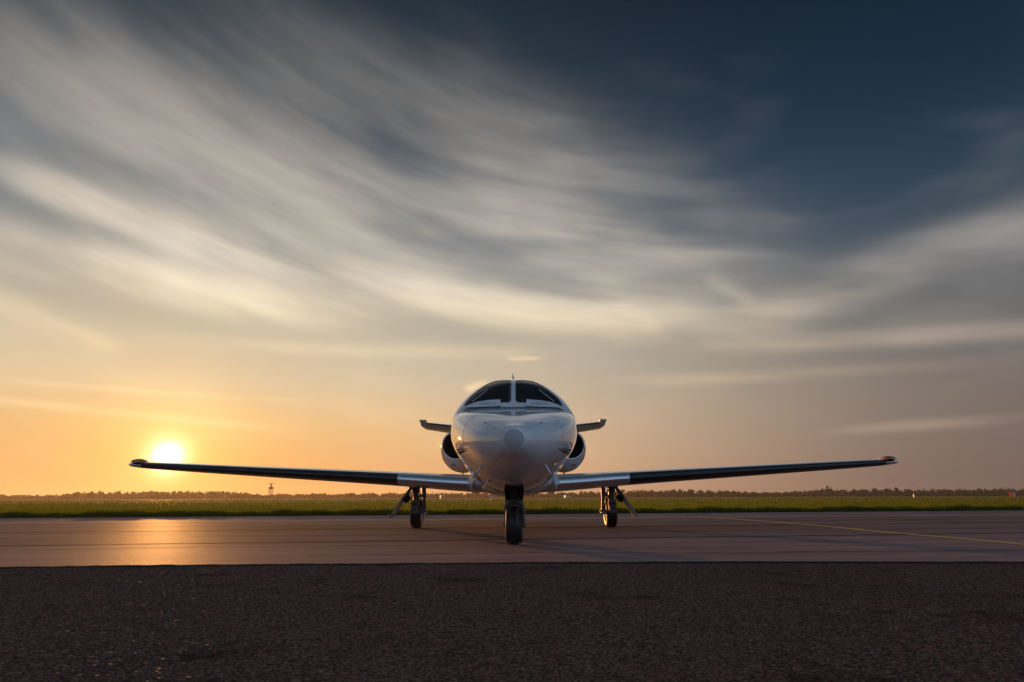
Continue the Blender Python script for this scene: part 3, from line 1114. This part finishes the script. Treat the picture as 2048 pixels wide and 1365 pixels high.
# belly fairing carrying the wing
rows = []
for y, wd, zb in ((11.0, .25, .70), (11.3, .45, .655), (11.8, .62, .615), (12.6, .70, .60), (13.6, .66, .61), (14.5, .40, .66), (14.9, .15, .72)):
    rows.append([Vector((CX + wd * math.cos(a), y, zb + 0.22 + 0.22 * math.sin(a))) for a in np.linspace(0, 2 * math.pi, 28, endpoint=False)])
MB().grid(rows, close_u=True).build('belly_fairing', M_PAINT, jet, BASE, angle=80)


# ---- engines
def engine(s):
    # y, centre x, centre z, radius
    SE = [(13.90, 1.205, 1.655, 0.268), (13.875, 1.205, 1.655, 0.278), (13.87, 1.205, 1.655, 0.288), (13.88, 1.205, 1.654, 0.300), (13.93, 1.203, 1.648, 0.318),
          (14.1, 1.195, 1.622, 0.355), (14.4, 1.175, 1.582, 0.405), (14.8, 1.155, 1.560, 0.428), (15.3, 1.15, 1.56, 0.425), (15.9, 1.15, 1.58, 0.36), (16.4, 1.15, 1.60, 0.27), (16.42, 1.15, 1.60, 0.24)]
    n = 48
    rows = [[Vector((CX + s * cx + r * math.cos(a), y, cz + r * math.sin(a))) for a in np.linspace(0, 2 * math.pi, n, endpoint=False)] for y, cx, cz, r in SE]
    e = MB().grid(rows, close_u=True).build('engine_nacelle', M_PAINT, jet, BASE, angle=80)
    c = Vector((CX + s * 1.205, 0, 1.655))
    MB().lathe([(13.862, .276), (13.857, .283), (13.86, .291), (13.875, .303), (13.90, .311), (13.905, .262), (13.88, .266)], c, (0, 1, 0), 48).build('inlet_lip', M_CHROME, e, BASE, angle=80)
    MB().lathe([(13.89, .266), (14.05, .255), (14.35, .262), (14.42, .265), (14.42, .001)], c, (0, 1, 0), 40, closed=False).build('inlet_duct', M_DUCT, e, BASE, angle=60)
    M = MB(); M.lathe([(14.12, .001), (14.15, .035), (14.22, .065), (14.34, .085), (14.40, .085)], c, (0, 1, 0), 24, closed=False)
    M.build('fan_spinner', M_BLADE, e, BASE, angle=60)
    for k in range(24):
        a = 2 * math.pi * k / 24
        ra, rb = Vector((math.cos(a), 0, math.sin(a))), Vector((-math.sin(a), 0, math.cos(a)))
        M = MB()
        M.add([c + Vector((0, 14.29, 0)) + ra * .075, c + Vector((0, 14.37, 0)) + ra * .075 + rb * .018, c + Vector((0, 14.38, 0)) + ra * .255 + rb * .055, c + Vector((0, 14.33, 0)) + ra * .255 - rb * .005],
              [(0, 1, 2, 3)])
        M.build('fan_blade', M_BLADE, e, BASE, smooth=False)
    # pylon, cooling scoop, drain mast and the sweeping stripe
    MB().box((CX + s * 0.80, 15.1, 1.62), (0.34, 1.7, 0.16)).build('engine_pylon', M_PAINT, e, BASE, bevel=0.05)
    bv = BVHTree.FromPolygons([p for r in rows for p in r], [(i * n + k, i * n + (k + 1) % n, (i + 1) * n + (k + 1) % n, (i + 1) * n + k) for i in range(len(SE) - 1) for k in range(n)])

    def skin(px, py, lift):
        px = px if s < 0 else 2 * MID - px
        d = sight(px, py)
        h = bv.ray_cast(EYE, d)
        if h[0] is None: return None
        nn = h[1] if h[1].dot(d) < 0 else -h[1]
        return h[0] + nn * lift
    q = [skin(x, y, 0.004) for x, y in ((902.2, 929.2), (911.5, 929.2), (911.5, 931.6), (902.2, 931.6))]
    if all(q):
        MB().add(q, [(0, 1, 2, 3)]).build('cooling_scoop', M_BLACK, e, BASE, smooth=False)
    rows2 = [[], []]
    for k in range(16):
        t = k / 15
        x = (1 - t) ** 2 * 880.2 + 2 * t * (1 - t) * 882.5 + t * t * 896.5
        y = (1 - t) ** 2 * 896 + 2 * t * (1 - t) * 914 + t * t * 924
        a, b = skin(x, y - 1.6 * (1 - t), 0.004), skin(x + 1.2 * (1 - t), y + 1.6 * (1 - t) + .1, 0.004)
        if a and b:
            rows2[0].append(a); rows2[1].append(b)
    if len(rows2[0]) > 2:
        MB().grid(rows2).build('nacelle_stripe', M_STRIPE, e, BASE)
    MB().tube([(CX + s * 1.12, 14.75, 1.16), (CX + s * 1.12, 14.78, 1.06)], [.02, .016], 8).build('drain_mast', M_GEAR_L, e, BASE)


engine(-1)
engine(1)


# ---- tail
def slab(name, secs, m, parent, vertical=False, thick=0.1):
    """airfoil slab through sections (span position, height, leading edge y, chord)"""
    rows = []
    for a, b, le, ch in secs:
        rows.append([(Vector((a + t * ch * .8, le + c * ch, b)) if vertical else Vector((a, le + c * ch, b + t * ch * .8 - max(0, c - .1) * ch * .07))) for c, t in airfoil(14, thick)])
    M = MB().grid(rows, close_u=True)
    n = len(rows[0])
    M.f.append(tuple(range(n))); M.f.append(tuple(len(M.v) - n + k for k in range(n)))
    return M.build(name, m, parent, BASE, angle=60)


fin = slab('vertical_fin', [(CX, 2.0, 16.6, 3.6), (CX, 2.5, 17.3, 3.0), (CX, 3.3, 18.4, 2.1), (CX, 4.16, 19.4, 1.25)], M_PAINT, jet, True, 0.09)
MB().box((CX, 20.1, 4.215), (0.06, 0.9, 0.085), None, 0.6).build('fin_cap', M_GEAR, fin, BASE, bevel=0.015)
MB().tube([(CX, 19.95, 4.25), (CX, 19.95, 4.33)], [.012, .006], 8).build('beacon_mast', M_GEAR_L, fin, BASE)
for s in (-1, 1):
    h = slab('tailplane', [(CX + s * 0.05, 2.37, 18.75, 1.9), (CX + s * 2.70, 2.735, 19.45, 1.15), (CX + s * 2.76, 2.745, 19.55, 0.95)], M_PAINT, jet, False, 0.14)
    MB().box((CX + s * 2.66, 19.42, 2.79), (0.20, 0.24, 0.075)).build('balance_horn', M_GEAR_L, h, BASE, bevel=0.015)
    rows = [[Vector((CX + s * x, 18.75 + .2642 * (x - .05) + dy, 2.37 + .1377 * (x - .05) + dz)) for dy, dz in ((.03, .034), (.0, .018), (-.012, .0), (.0, -.018))] for x in np.linspace(.4, 2.55, 12)]
    MB().grid(rows).build('deicing_boot', M_BOOT, h, BASE, angle=80)


# ---- landing gear
def tyre_profile(R_, w, chine=False):
    """(across, radius) outline of a tyre"""
    h = w / 2
    P = [(-h * .55, R_ * .52), (-h * .82, R_ * .60), (-h * 1.0, R_ * .74)]
    if chine:
        P += [(-h * 1.02, R_ * .82), (-h * 1.32, R_ * .90), (-h * 1.30, R_ * .925), (-h * .92, R_ * .915)]
    else:
        P += [(-h * .98, R_ * .86)]
    P += [(-h * .80, R_ * .955), (-h * .5, R_ * .995), (-h * .46, R_ * .985), (-h * .42, R_ * .998), (-h * .16, R_), (-h * .12, R_ * .988), (0, R_ * .988)]
    return P + [(-a, r) for a, r in P[-2::-1]]


def nose_gear():
    ax = Vector((CX + 0.004, 8.85, 0.238))
    st = MB()
    st.tube([(CX, 8.98, 0.98), (CX, 8.90, 0.72)], .052, 16)
    st.tube([(CX, 8.905, 0.73), (CX, 8.885, 0.60)], .060, 16)
    g = st.build('nose_landing_gear', M_GEAR, jet, BASE)
    MB().tube([(CX, 8.90, 0.69), (CX, 8.875, 0.565)], .034, 18).build('chrome_piston', M_CHROME, g, BASE)
    turn = Matrix.Rotation(R(-4), 3, 'Z')
    axle = turn @ Vector((1, 0, 0))
    t = MB().lathe(tyre_profile(0.238, 0.152, True), ax, axle, 56).build('tyre', M_RUB, g, BASE, angle=30)
    MB().lathe([(-.045, .12), (-.06, .125), (-.05, .095), (-.02, .06), (-.065, .04), (-.065, .001), (.065, .001), (.065, .04), (.02, .06), (.05, .095), (.06, .125), (.045, .12)], ax, axle, 32, closed=False).build('wheel_hub', M_STEEL, g, BASE)
    fk = MB()
    arch = []
    for k in range(17):
        a = math.pi * k / 16
        arch.append(ax + turn @ Vector((-0.114 * math.cos(a), 0.0, 0.225 + 0.085 * math.sin(a))))
    pts = [ax + turn @ Vector((-0.114, 0, -0.01)), ax + turn @ Vector((-0.116, 0, .12))] + arch + [ax + turn @ Vector((0.116, 0, .12)), ax + turn @ Vector((.122, 0, -.01))]
    fk.tube(pts, [.024, .02] + [.021 + .012 * math.sin(math.pi * k / 16) for k in range(17)] + [.02, .024], 10)
    fk.tube([ax + turn @ Vector((-.145, 0, 0)), ax + turn @ Vector((.145, 0, 0))], .022, 12)
    fk.tube([ax + turn @ Vector((0, .0, .30)), (CX, 8.88, .585)], [.045, .05], 14)
    fk.box((CX, 8.93, .50), (.235, .03, .10))
    fk.build('wheel_fork', M_GEAR, g, BASE)
    MB().tube([(CX - .05, 8.84, .575), (CX + .05, 8.84, .575)], .017, 10).tube([(CX - .035, 8.83, .575), (CX - .03, 8.78, .645), (CX - .03, 8.85, .70)], .011, 8).tube([(CX + .035, 8.83, .575), (CX + .03, 8.78, .645), (CX + .03, 8.85, .70)], .011, 8).build('torque_link', M_GEAR, g, BASE)
    MB().box((CX, 9.06, 0.605), (0.238, 0.02, 0.21), Matrix.Rotation(R(-7), 3, 'X')).build('rear_gear_door', M_BLACK, g, BASE, bevel=0.004)
    for s in (-1, 1):
        MB().box((CX + s * 0.114, 8.82, 0.635), (0.014, 0.62, 0.13), Matrix.Rotation(R(s * 7), 3, 'Y')).build('side_gear_door', M_BLACK, g, BASE, bevel=0.003)
    # taxi light on the strut
    MB().lathe([(0, .001), (0, .032), (.05, .026), (.07, .001)], (CX, 8.80, .765), (0, 1, 0), 16, closed=False).build('taxi_light', M_STEEL, g, BASE)


def main_gear(s):
    gx = 1.935
    def P(x, y, z): return Vector((CX + s * x, y, z))
    leg = MB()
    leg.tube([P(1.99, 13.45, 0.92), P(1.955, 13.42, 0.72), P(1.935, 13.36, 0.56)], [.075, .068, .05], 14)
    leg.tube([P(1.935, 13.36, 0.60), P(1.94, 13.34, 0.40)], [.062, .05], 12)
    leg.box(P(1.96, 13.30, .82), (.20, .16, .12))
    g = leg.build('main_landing_gear', M_GEAR, jet, BASE, angle=40)
    ax = P(1.95, 13.66, 0.285)
    tilt = Vector((1, 0, s * 0.02))
    t = MB().lathe(tyre_profile(0.285, 0.215), ax, tilt, 56).build('tyre', M_RUB, g, BASE, angle=30)
    MB().lathe([(-.06, .145), (-.085, .15), (-.07, .12), (-.035, .07), (-.09, .05), (-.09, .001), (.09, .001), (.09, .05), (.035, .07), (.07, .12), (.085, .15), (.06, .145)], ax, tilt, 32, closed=False).build('wheel_hub', M_STEEL, g, BASE)
    # trailing link: clevis blocks in front of the wheel, arm to the axle on the inboard side
    MB().box(P(1.945, 13.30, .475), (.155, .10, .13)).box(P(1.945, 13.30, .385), (.15, .09, .05)).box(P(1.945, 13.31, .335), (.12, .08, .09)).build('trailing_link_clevis', M_GEAR, g, BASE, bevel=0.012)
    MB().box(P(1.955, 13.245, .465), (.085, .012, .045)).build('clevis_recess', M_BLACK, g, BASE)
    MB().box(P(1.955, 13.245, .375), (.055, .012, .03)).build('clevis_recess', M_BLACK, g, BASE)
    MB().tube([P(1.96, 13.34, .315), P(1.78, 13.36, .305)], .034, 12).tube([P(1.79, 13.32, .30), P(1.79, 13.70, .285)], [.04, .035], 12).tube([P(1.79, 13.70, .285), P(1.93, 13.68, .285)], .03, 12).build('trailing_link', M_GEAR, g, BASE)
    # shock strut on the inboard side, from the wing to the link
    MB().tube([P(1.80, 13.42, .90), P(1.785, 13.40, .62)], .044, 14).tube([P(1.785, 13.40, .64), P(1.765, 13.37, .33)], .033, 14).build('shock_strut', M_GEAR, g, BASE)
    MB().tube([P(1.775, 13.40, .36), P(1.755, 13.36, .27)], .045, 12).tube([P(1.73, 13.33, .30), P(1.76, 13.33, .25)], .02, 8).tube([P(1.70, 13.35, .325), P(1.80, 13.35, .325)], .018, 8).build('strut_fitting', M_STEEL, g, BASE)
    MB().tube([P(1.93, 13.38, .60), P(1.80, 13.40, .64)], .018, 8).tube([P(1.92, 13.37, .78), P(1.86, 13.36, .68), P(1.80, 13.38, .60)], .010, 8).build('drag_brace', M_GEAR, g, BASE)
    # outboard door on its retraction jack
    a, b = P(2.07, 13.40, .74), P(2.42, 13.34, .205)
    ax_ = (b - a).normalized()
    nr = Vector((ax_.z, 0, -ax_.x)) * s
    M = MB()
    secs = []
    for t_, wd, dp in ((0, .05, .16), (.25, .055, .22), (.6, .05, .30), (.9, .045, .28), (1.0, .02, .16)):
        c = a + (b - a) * t_
        secs.append([c + nr * wd * u + Vector((0, v * dp, 0)) for u, v in ((-.5, -.5), (.5, -.5), (.5, .5), (-.5, .5))])
    M.grid(secs, close_u=True); M.f.append((3, 2, 1, 0)); M.f.append((16, 17, 18, 19))
    M.build('gear_door', M_GEAR_L, g, BASE, bevel=0.006, angle=30)
    MB().tube([P(2.03, 13.36, .80), P(2.16, 13.24, .53)], .03, 10).build('door_jack', M_GEAR, g, BASE)
    MB().tube([P(2.04, 13.27, .60), P(2.15, 13.23, .53)], [.045, .062], 14).lathe([(-.045, .001), (-.045, .062), (.045, .062), (.045, .001)], P(2.10, 13.26, .565), (1, .2, .3 * s), 16, closed=False).build('brake_reservoir', M_BLACK, g, BASE)
    # brake lines
    MB().tube([P(1.90, 13.42, .86), P(1.84, 13.40, .55), P(1.80, 13.36, .34)], .009, 6).tube([P(2.00, 13.33, .80), P(2.02, 13.30, .60), P(1.98, 13.28, .50)], .008, 6).build('brake_hose', M_BLACK, g, BASE)


nose_gear()
main_gear(-1)
main_gear(1)

# ------------------------------------------------------------------ the far side of the field
M_BARK = mat('bark', (0.055, 0.042, 0.032), 0.9, var=0.3)


def m_leaf(name, c0, c1):
    m, b = mat_new(name)
    nt = m.node_tree
    n = nt.nodes.new('ShaderNodeAttribute'); n.attribute_name = 'tone'
    put(b.inputs['Base Color'], xmix(X(n.outputs['Fac']), c0, c1)); put(b.inputs['Roughness'], 0.8)
    put(b.inputs['Specular IOR Level'], 0.1)
    tr = nt.nodes.new('ShaderNodeBsdfTranslucent'); nt.links.new(xmix(X(n.outputs['Fac']), c0, c1).s, tr.inputs[0])
    mx = nt.nodes.new('ShaderNodeMixShader'); mx.inputs[0].default_value = 0.25
    nt.links.new(b.outputs[0], mx.inputs[1]); nt.links.new(tr.outputs[0], mx.inputs[2])
    nt.links.new(mx.outputs[0], nt.nodes['Material Output'].inputs[0])
    return m


M_LEAF = m_leaf('spring_leaves', (0.022, 0.030, 0.012), (0.075, 0.085, 0.030))
M_TWIG = m_leaf('bare_twigs', (0.030, 0.024, 0.018), (0.085, 0.065, 0.040))


def leaf_cloud(centres, radii, per, size):
    """many small faces spread through clumps; returns points, triangles, tones"""
    P, T = [], []
    for c, r in zip(centres, radii):
        d = RNG.normal(size=(per, 3)); d /= np.linalg.norm(d, axis=1)[:, None]
        q = np.asarray(c) + d * (RNG.random(per) ** .45)[:, None] * np.asarray(r)
        P.append(q); T.append(np.full(per, RNG.uniform(.1, .9)) + RNG.uniform(-.15, .15, per))
    P = np.concatenate(P); T = np.concatenate(T)
    n = len(P)
    a = RNG.normal(size=(n, 3)); b = RNG.normal(size=(n, 3))
    a /= np.linalg.norm(a, axis=1)[:, None]; b /= np.linalg.norm(b, axis=1)[:, None]
    s = size * RNG.uniform(.6, 1.4, n)[:, None]
    co = np.stack([P - a * s * .5, P + a * s * .5, P + b * s * .9], 1).reshape(-1, 3)
    return co, np.arange(n * 3).reshape(-1, 3), np.repeat(np.clip(T, 0, 1), 3)


def leaf_obj(name, cl, m):
    co, tri, tone = cl
    o = mesh_np(name, co, tri, m)
    at = o.data.attributes.new('tone', 'FLOAT', 'POINT')
    at.data.foreach_set('value', tone.astype(np.float32))
    return o


def tree(name, px, D, h, w, label, m=M_LEAF, shape='round', per=60, group=None):
    base = at_depth(px, 997, D); base.z = 0.0
    root = empty(name, base, label, 'tree', group)
    M = MB()
    top = h * (0.9 if shape == 'poplar' else 0.7)
    M.tube([(0, 0, 0), (.05 * h, 0, top * .5), (.02 * h, .02 * h, top)], [.035 * h, .022 * h, .008 * h], 7)
    for k in range(6):
        a = k * 1.05 + random.random(); z0 = h * random.uniform(.3, .55)
        M.tube([(.03 * h, 0, z0), (math.cos(a) * w * .22, math.sin(a) * w * .22, z0 + h * .14), (math.cos(a) * w * .36, math.sin(a) * w * .36, z0 + h * .28)], [.014 * h, .009 * h, .004 * h], 5)
    M.build('trunk', M_BARK, root)
    cs, rs = [], []
    for k in range(22):
        a = random.uniform(0, 6.28)
        if shape == 'poplar':
            z = h * random.uniform(.15, .97); rr = w * .5 * math.sin(min(1, (1.02 - z / h) * 1.6) * 1.57) * random.random() ** .5 * .7
            r = w * .26
        else:
            z = h * random.uniform(.34, .88); q = 1 - ((z / h - .58) / .40) ** 2
            rr = w * .42 * math.sqrt(max(.05, q)) * random.random() ** .5; r = w * random.uniform(.13, .22)
        cs.append((math.cos(a) * rr, math.sin(a) * rr, z)); rs.append((r, r, r * .8))
    o = leaf_obj('crown', leaf_cloud(cs, rs, per, h * .055), m)
    o.parent = root
    return root


def wood():
    """the continuous belt of trees along the far side, seen only as a mass"""
    # photograph x -> height of the belt above the field line, in photo pixels at its distance
    X_ = [-500, 0, 120, 170, 260, 440, 520, 640, 760, 880, 1000, 1100, 1240, 1320, 1440, 1500, 1590, 1640, 1700, 1760, 1850, 1960, 2060, 2600]
    H_ = [9, 9, 9, 15, 16, 15, 9, 9, 10, 10, 9, 9, 13, 14, 13, 9, 9, 14, 14, 13, 13, 13, 14, 14]
    cs, rs = [], []
    for i in range(2600):
        px = random.uniform(-450, 2500)
        D = random.uniform(760, 980)
        p = at_depth(px, 997, D)
        h = float(np.interp(px, X_, H_)) * D / 1383 * random.uniform(.62, 1.05)
        r = random.uniform(1.6, 3.6)
        for k in range(2):
            z = h * random.uniform(.25, .95) - r * .3
            cs.append((p.x + random.uniform(-2, 2), p.y + random.uniform(-3, 3), max(.6, z))); rs.append((r, r, min(r, h * .35)))
    o = leaf_obj('distant_wood', leaf_cloud(cs, rs, 34, 2.0), M_LEAF)
    tag(o, 'long hazy belt of trees along the far side of the field', 'woodland', kind='stuff')
    # rough scrub at its foot, so that no gap shows under the crowns
    cs, rs = [], []
    for i in range(1300):
        p = at_depth(random.uniform(-450, 2500), 997, random.uniform(740, 760))
        cs.append((p.x, p.y, random.uniform(.3, 1.6))); rs.append((3.2, 2, 1.5))
    tag(leaf_obj('hedge_scrub', leaf_cloud(cs, rs, 16, 1.6), M_TWIG), 'low brown scrub growing along the foot of the far trees', 'scrub', kind='stuff')


wood()
for px, D, h, w, lab, m, shp, nm in (
        (153, 720, 8.6, 6.5, 'spreading tree at the left end of the darker wood, left of the sun', M_TWIG, 'round', 'broadleaf_tree'),
        (182, 715, 8.8, 6.0, 'second tree from the left end of the darker wood left of the sun', M_TWIG, 'round', 'broadleaf_tree'),
        (311, 700, 8.6, 7.5, 'broad tree in the wood straight below the setting sun', M_TWIG, 'round', 'broadleaf_tree'),
        (476, 690, 5.6, 5.0, 'round tree standing left of the radar tower', M_LEAF, 'round', 'broadleaf_tree'),
        (505, 700, 4.6, 5.5, 'low bushy tree next to the radar tower on its left', M_LEAF, 'round', 'broadleaf_tree'),
        (700, 720, 6.0, 5.5, 'tree under the left wing midway between radar tower and left wheel', M_TWIG, 'round', 'broadleaf_tree'),
        (742, 715, 6.4, 6.0, 'bare-twigged tree under the left wing just left of the gear door', M_TWIG, 'round', 'broadleaf_tree'),
        (1246, 690, 8.4, 8.0, 'dense dark tree just right of the right main wheel', M_LEAF, 'round', 'broadleaf_tree'),
        (1384, 700, 8.6, 8.6, 'full round tree in the wood under the middle of the right wing', M_LEAF, 'round', 'broadleaf_tree'),
        (1657.5, 720, 11.6, 2.6, 'taller left tree of the pair of slim poplars under the right wingtip', M_LEAF, 'poplar', 'poplar_tree'),
        (1663.5, 720, 10.6, 2.4, 'shorter right tree of the pair of slim poplars under the right wingtip', M_LEAF, 'poplar', 'poplar_tree'),
        (1751, 700, 8.9, 7.5, 'leftmost of three pale round-headed trees right of the poplars', M_TWIG, 'round', 'broadleaf_tree'),
        (1777, 700, 8.4, 8.0, 'middle one of three pale round-headed trees right of the poplars', M_TWIG, 'round', 'broadleaf_tree'),
        (1794, 700, 9.6, 6.0, 'rightmost and tallest of three pale round-headed trees right of the poplars', M_TWIG, 'round', 'broadleaf_tree'),
        (1822, 690, 7.2, 8.0, 'squat dark tree behind the small white marker post', M_LEAF, 'round', 'broadleaf_tree')):
    tree(nm, px, D, h, w, lab, m, shp, 70 if shp == 'round' else 110)

M_WHITE = mat('white_enamel', (0.55, 0.54, 0.52), 0.4, var=0.08)
M_DKSTEEL = mat('weathered_steel', (0.07, 0.06, 0.055), 0.6, 0.2, var=0.3)
M_RED = mat('signal_red', (0.60, 0.07, 0.03), 0.45, var=0.15)


def radar_tower():
    b = at_depth(540.5, 997, 640); b.z = 0
    t = empty('radar_tower', b, 'lattice radar tower with cabin and flat antenna above the left treeline', 'tower')
    for sx in (-1, 1):
        for sy in (-1, 1):
            MB().tube([(sx * 1.7, sy * 1.7, 0), (sx * 1.35, sy * 1.35, 9.2)], .14, 6).build('tower_leg', M_DKSTEEL, t)
    for k in range(4):
        z0, z1 = k * 2.25 + .2, k * 2.25 + 2.3
        M = MB()
        for sx in (-1, 1):
            M.tube([(sx * 1.6, -1.6, z0), (-sx * 1.6, -1.6, z1)], .07, 5); M.tube([(sx * 1.6, 1.6, z0), (-sx * 1.6, 1.6, z1)], .07, 5)
            M.tube([(sx * 1.6, -1.6, z0), (sx * 1.6, 1.6, z1)], .07, 5)
            M.tube([(sx * 1.6, -1.6, z1), (sx * 1.6, 1.6, z1)], .07, 5)
        M.tube([(-1.6, -1.6, z1), (1.6, -1.6, z1)], .07, 5); M.tube([(-1.6, 1.6, z1), (1.6, 1.6, z1)], .07, 5)
        M.build('cross_brace', M_DKSTEEL, t)
    MB().box((0, 0, 9.3), (4.6, 4.6, .2)).build('platform', M_DKSTEEL, t)
    MB().box((0, 0, 10.35), (3.0, 3.0, 1.9)).build('equipment_cabin', M_DKSTEEL, t, bevel=.1)
    M = MB()
    for sx in (-1, 1):
        M.tube([(sx * 2.2, -2.2, 10.4), (sx * 2.2, 2.2, 10.4)], .05, 5); M.tube([(-2.2, sx * 2.2, 10.4), (2.2, sx * 2.2, 10.4)], .05, 5)
        for sy in (-1, 1): M.tube([(sx * 2.2, sy * 2.2, 9.3), (sx * 2.2, sy * 2.2, 10.4)], .05, 5)
    M.build('railing', M_DKSTEEL, t)
    MB().tube([(0, 0, 11.3), (0, 0, 14.0)], [.55, .35], 10).build('antenna_pedestal', M_DKSTEEL, t)
    M = MB()
    rows = [[Vector((x, -.5 + .5 * (q ** 2) + .02 * x * x, 13.1 + .55 * q)) for x in np.linspace(-.9, .9, 7)] for q in np.linspace(-1, 1, 6)]
    M.grid(rows).build('antenna_reflector', M_DKSTEEL, t)
    MB().box((0, 0, 14.25), (5.4, .5, .45)).build('antenna_array', M_DKSTEEL, t, bevel=.05)


radar_tower()


def marker_board():
    b = on_ground(2026, 996.3); b.z = 0.03
    t = empty('marker_board', b, 'small red and white striped marker board in the grass at the far right', 'marker', rz=R(18))
    w, h = 1.20, 1.12
    for k in range(5):
        MB().box((-w / 2 + w / 5 * (k + .5), 0, .18 + h / 2), (w / 5 - .004, .9, h)).build('striped_panel', M_RED if k % 2 == 0 else M_WHITE, t, bevel=.006)
    for s in (-1, 1):
        MB().tube([(s * .45, 0, 0), (s * .45, 0, .2)], .03, 8).build('leg', M_DKSTEEL, t)


marker_board()


def antenna_mast(px, D, top, arm, name, label):
    b = at_depth(px, 997, D); b.z = 0.03
    t = empty(name, b, label, 'mast')
    MB().tube([(0, 0, 0), (0, 0, top)], [.11, .07], 8).build('pole', M_DKSTEEL, t)
    if arm:
        MB().tube([(-arm, 0, top - .1), (arm, 0, top - .1)], .07, 6).build('cross_arm', M_DKSTEEL, t)
        for s in (-1, 1):
            MB().tube([(s * arm, 0, top - .35), (s * arm, 0, top + .25)], .06, 6).build('antenna_element', M_DKSTEEL, t)
    else:
        MB().lathe([(-.1, .3), (.3, .25), (1.1, .16)], (0, 0, top - .25), (1, 0, .25), 10, closed=False).build('wind_sleeve', M_WHITE, t)
    return t


antenna_mast(2015, 420, 5.6, 2.5, 'antenna_mast', 'thin mast with a level cross arm beside the striped marker board')
antenna_mast(1527, 520, 6.2, 0, 'windsock_mast', 'slim windsock mast rising over the treeline under the right wing')
antenna_mast(1838, 560, 7.4, 0.6, 'antenna_mast', 'bare thin pole right of the white marker post')


def post(px, py, h):
    b = on_ground(px, py); b.z = 0.03
    t = empty('marker_post', b, 'short white marker post at the far edge of the grass on the right', 'post')
    MB().box((0, 0, h / 2), (.42, .42, h), None, .75).build('post_body', M_WHITE, t, bevel=.03)
    MB().box((0, 0, h + .05), (.36, .36, .1), None, .8).build('post_cap', M_DKSTEEL, t)


post(1828.5, 995.6, 1.15)


def vehicle(px, D, L, h, col, name, label, cat, rz, van=True, group=None):
    b = at_depth(px, 997, D); b.z = 0.03
    t = empty(name, b, label, cat, group, rz)
    w = 1.9
    prof = ([(-L / 2, .35), (L / 2, .35), (L / 2, 1.0), (L / 2 - .5, 1.15), (L / 2 - 1.2, h), (-L / 2 + .1, h), (-L / 2, h - .2)] if van else
            [(-L / 2, .35), (L / 2, .35), (L / 2, .8), (L / 2 - 1.1, .95), (L / 2 - 1.8, h), (-L / 2 + 1.1, h), (-L / 2 + .3, .95), (-L / 2, .85)])
    V = [(x, s * w / 2, z) for s in (-1, 1) for x, z in prof]; n = len(prof)
    MB().add(V, [tuple(range(n - 1, -1, -1)), tuple(range(n, 2 * n))] + [(k, (k + 1) % n, n + (k + 1) % n, n + k) for k in range(n)]).build('body', col, t, bevel=.06)
    for x in (-L * .3, L * .3):
        for s in (-1, 1):
            MB().lathe([(-.1, .001), (-.1, .33), (.1, .33), (.1, .001)], (x, s * (w / 2 - .06), .33), (0, 1, 0), 16, closed=False).build('wheel', M_RUB, t)
    MB().box((L * .12 if van else 0, 0, h - .42), (L * .42, w + .02, .38)).build('side_window', M_BOOT, t)


vehicle(1135, 420, 3.6, 1.75, M_WHITE, 'parked_van', 'small white van parked on the field edge right of the nose wheel', 'van', R(8))
vehicle(974, 480, 4.2, 1.45, M_DKSTEEL, 'parked_car', 'dark car in the distance left of the nose wheel', 'car', R(0), False)
vehicle(987, 480, 4.0, 1.45, M_WHITE, 'parked_car', 'pale car in the distance next to the nose wheel, left side', 'car', R(4), False)
b_ = at_depth(883, 997, 430); b_.z = 0.03
hut = empty('equipment_hut', b_, 'small pale hut at the field edge right of the left main wheel', 'hut', rz=R(12))
MB().box((0, 0, 1.0), (1.7, 1.7, 2.0)).build('hut_wall', M_WHITE, hut, bevel=.03)
MB().box((0, 0, 2.06), (1.95, 1.95, .12)).build('hut_roof', M_DKSTEEL, hut)
MB().box((.2, -.86, .85), (.75, .04, 1.6)).build('hut_door', M_GEAR_L, hut)

# wet taxiway lying in the grass, catching the light below the sun
a_, c_ = on_ground(293, 1004.6), on_ground(392, 1003.6)
m_, bb_ = mat_new('wet_taxiway')
put(bb_.inputs['Base Color'], (0.05, 0.045, 0.04)); put(bb_.inputs['Roughness'], 0.5)
mesh_np('taxiway', [(a_.x - 6, a_.y - 1, .22), (c_.x, c_.y - 1, .22), (c_.x + 2, c_.y + 1.5, .22), (a_.x - 6, a_.y + 1.5, .22)], [(0, 1, 2, 3)], m_)['kind'] = 'structure'


def haze():
    m = bpy.data.materials.new('hazy_air'); m.use_nodes = True
    nt = m.node_tree
    nt.nodes.remove(nt.nodes['Principled BSDF'])
    v = nt.nodes.new('ShaderNodeVolumePrincipled')
    v.inputs['Color'].default_value = (1.0, 0.93, 0.86, 1)
    v.inputs['Density'].default_value = 0.00014
    v.inputs['Anisotropy'].default_value = 0.55
    nt.links.new(v.outputs[0], nt.nodes['Material Output'].inputs['Volume'])
    o = MB().box((0, 500, 9), (3400, 1400, 20.5)).build('haze', m, smooth=False)
    tag(o, kind='stuff')
    o['label'] = 'thin warm evening haze over the whole airfield'
    o['category'] = 'haze'
    return o


HAZE = haze()
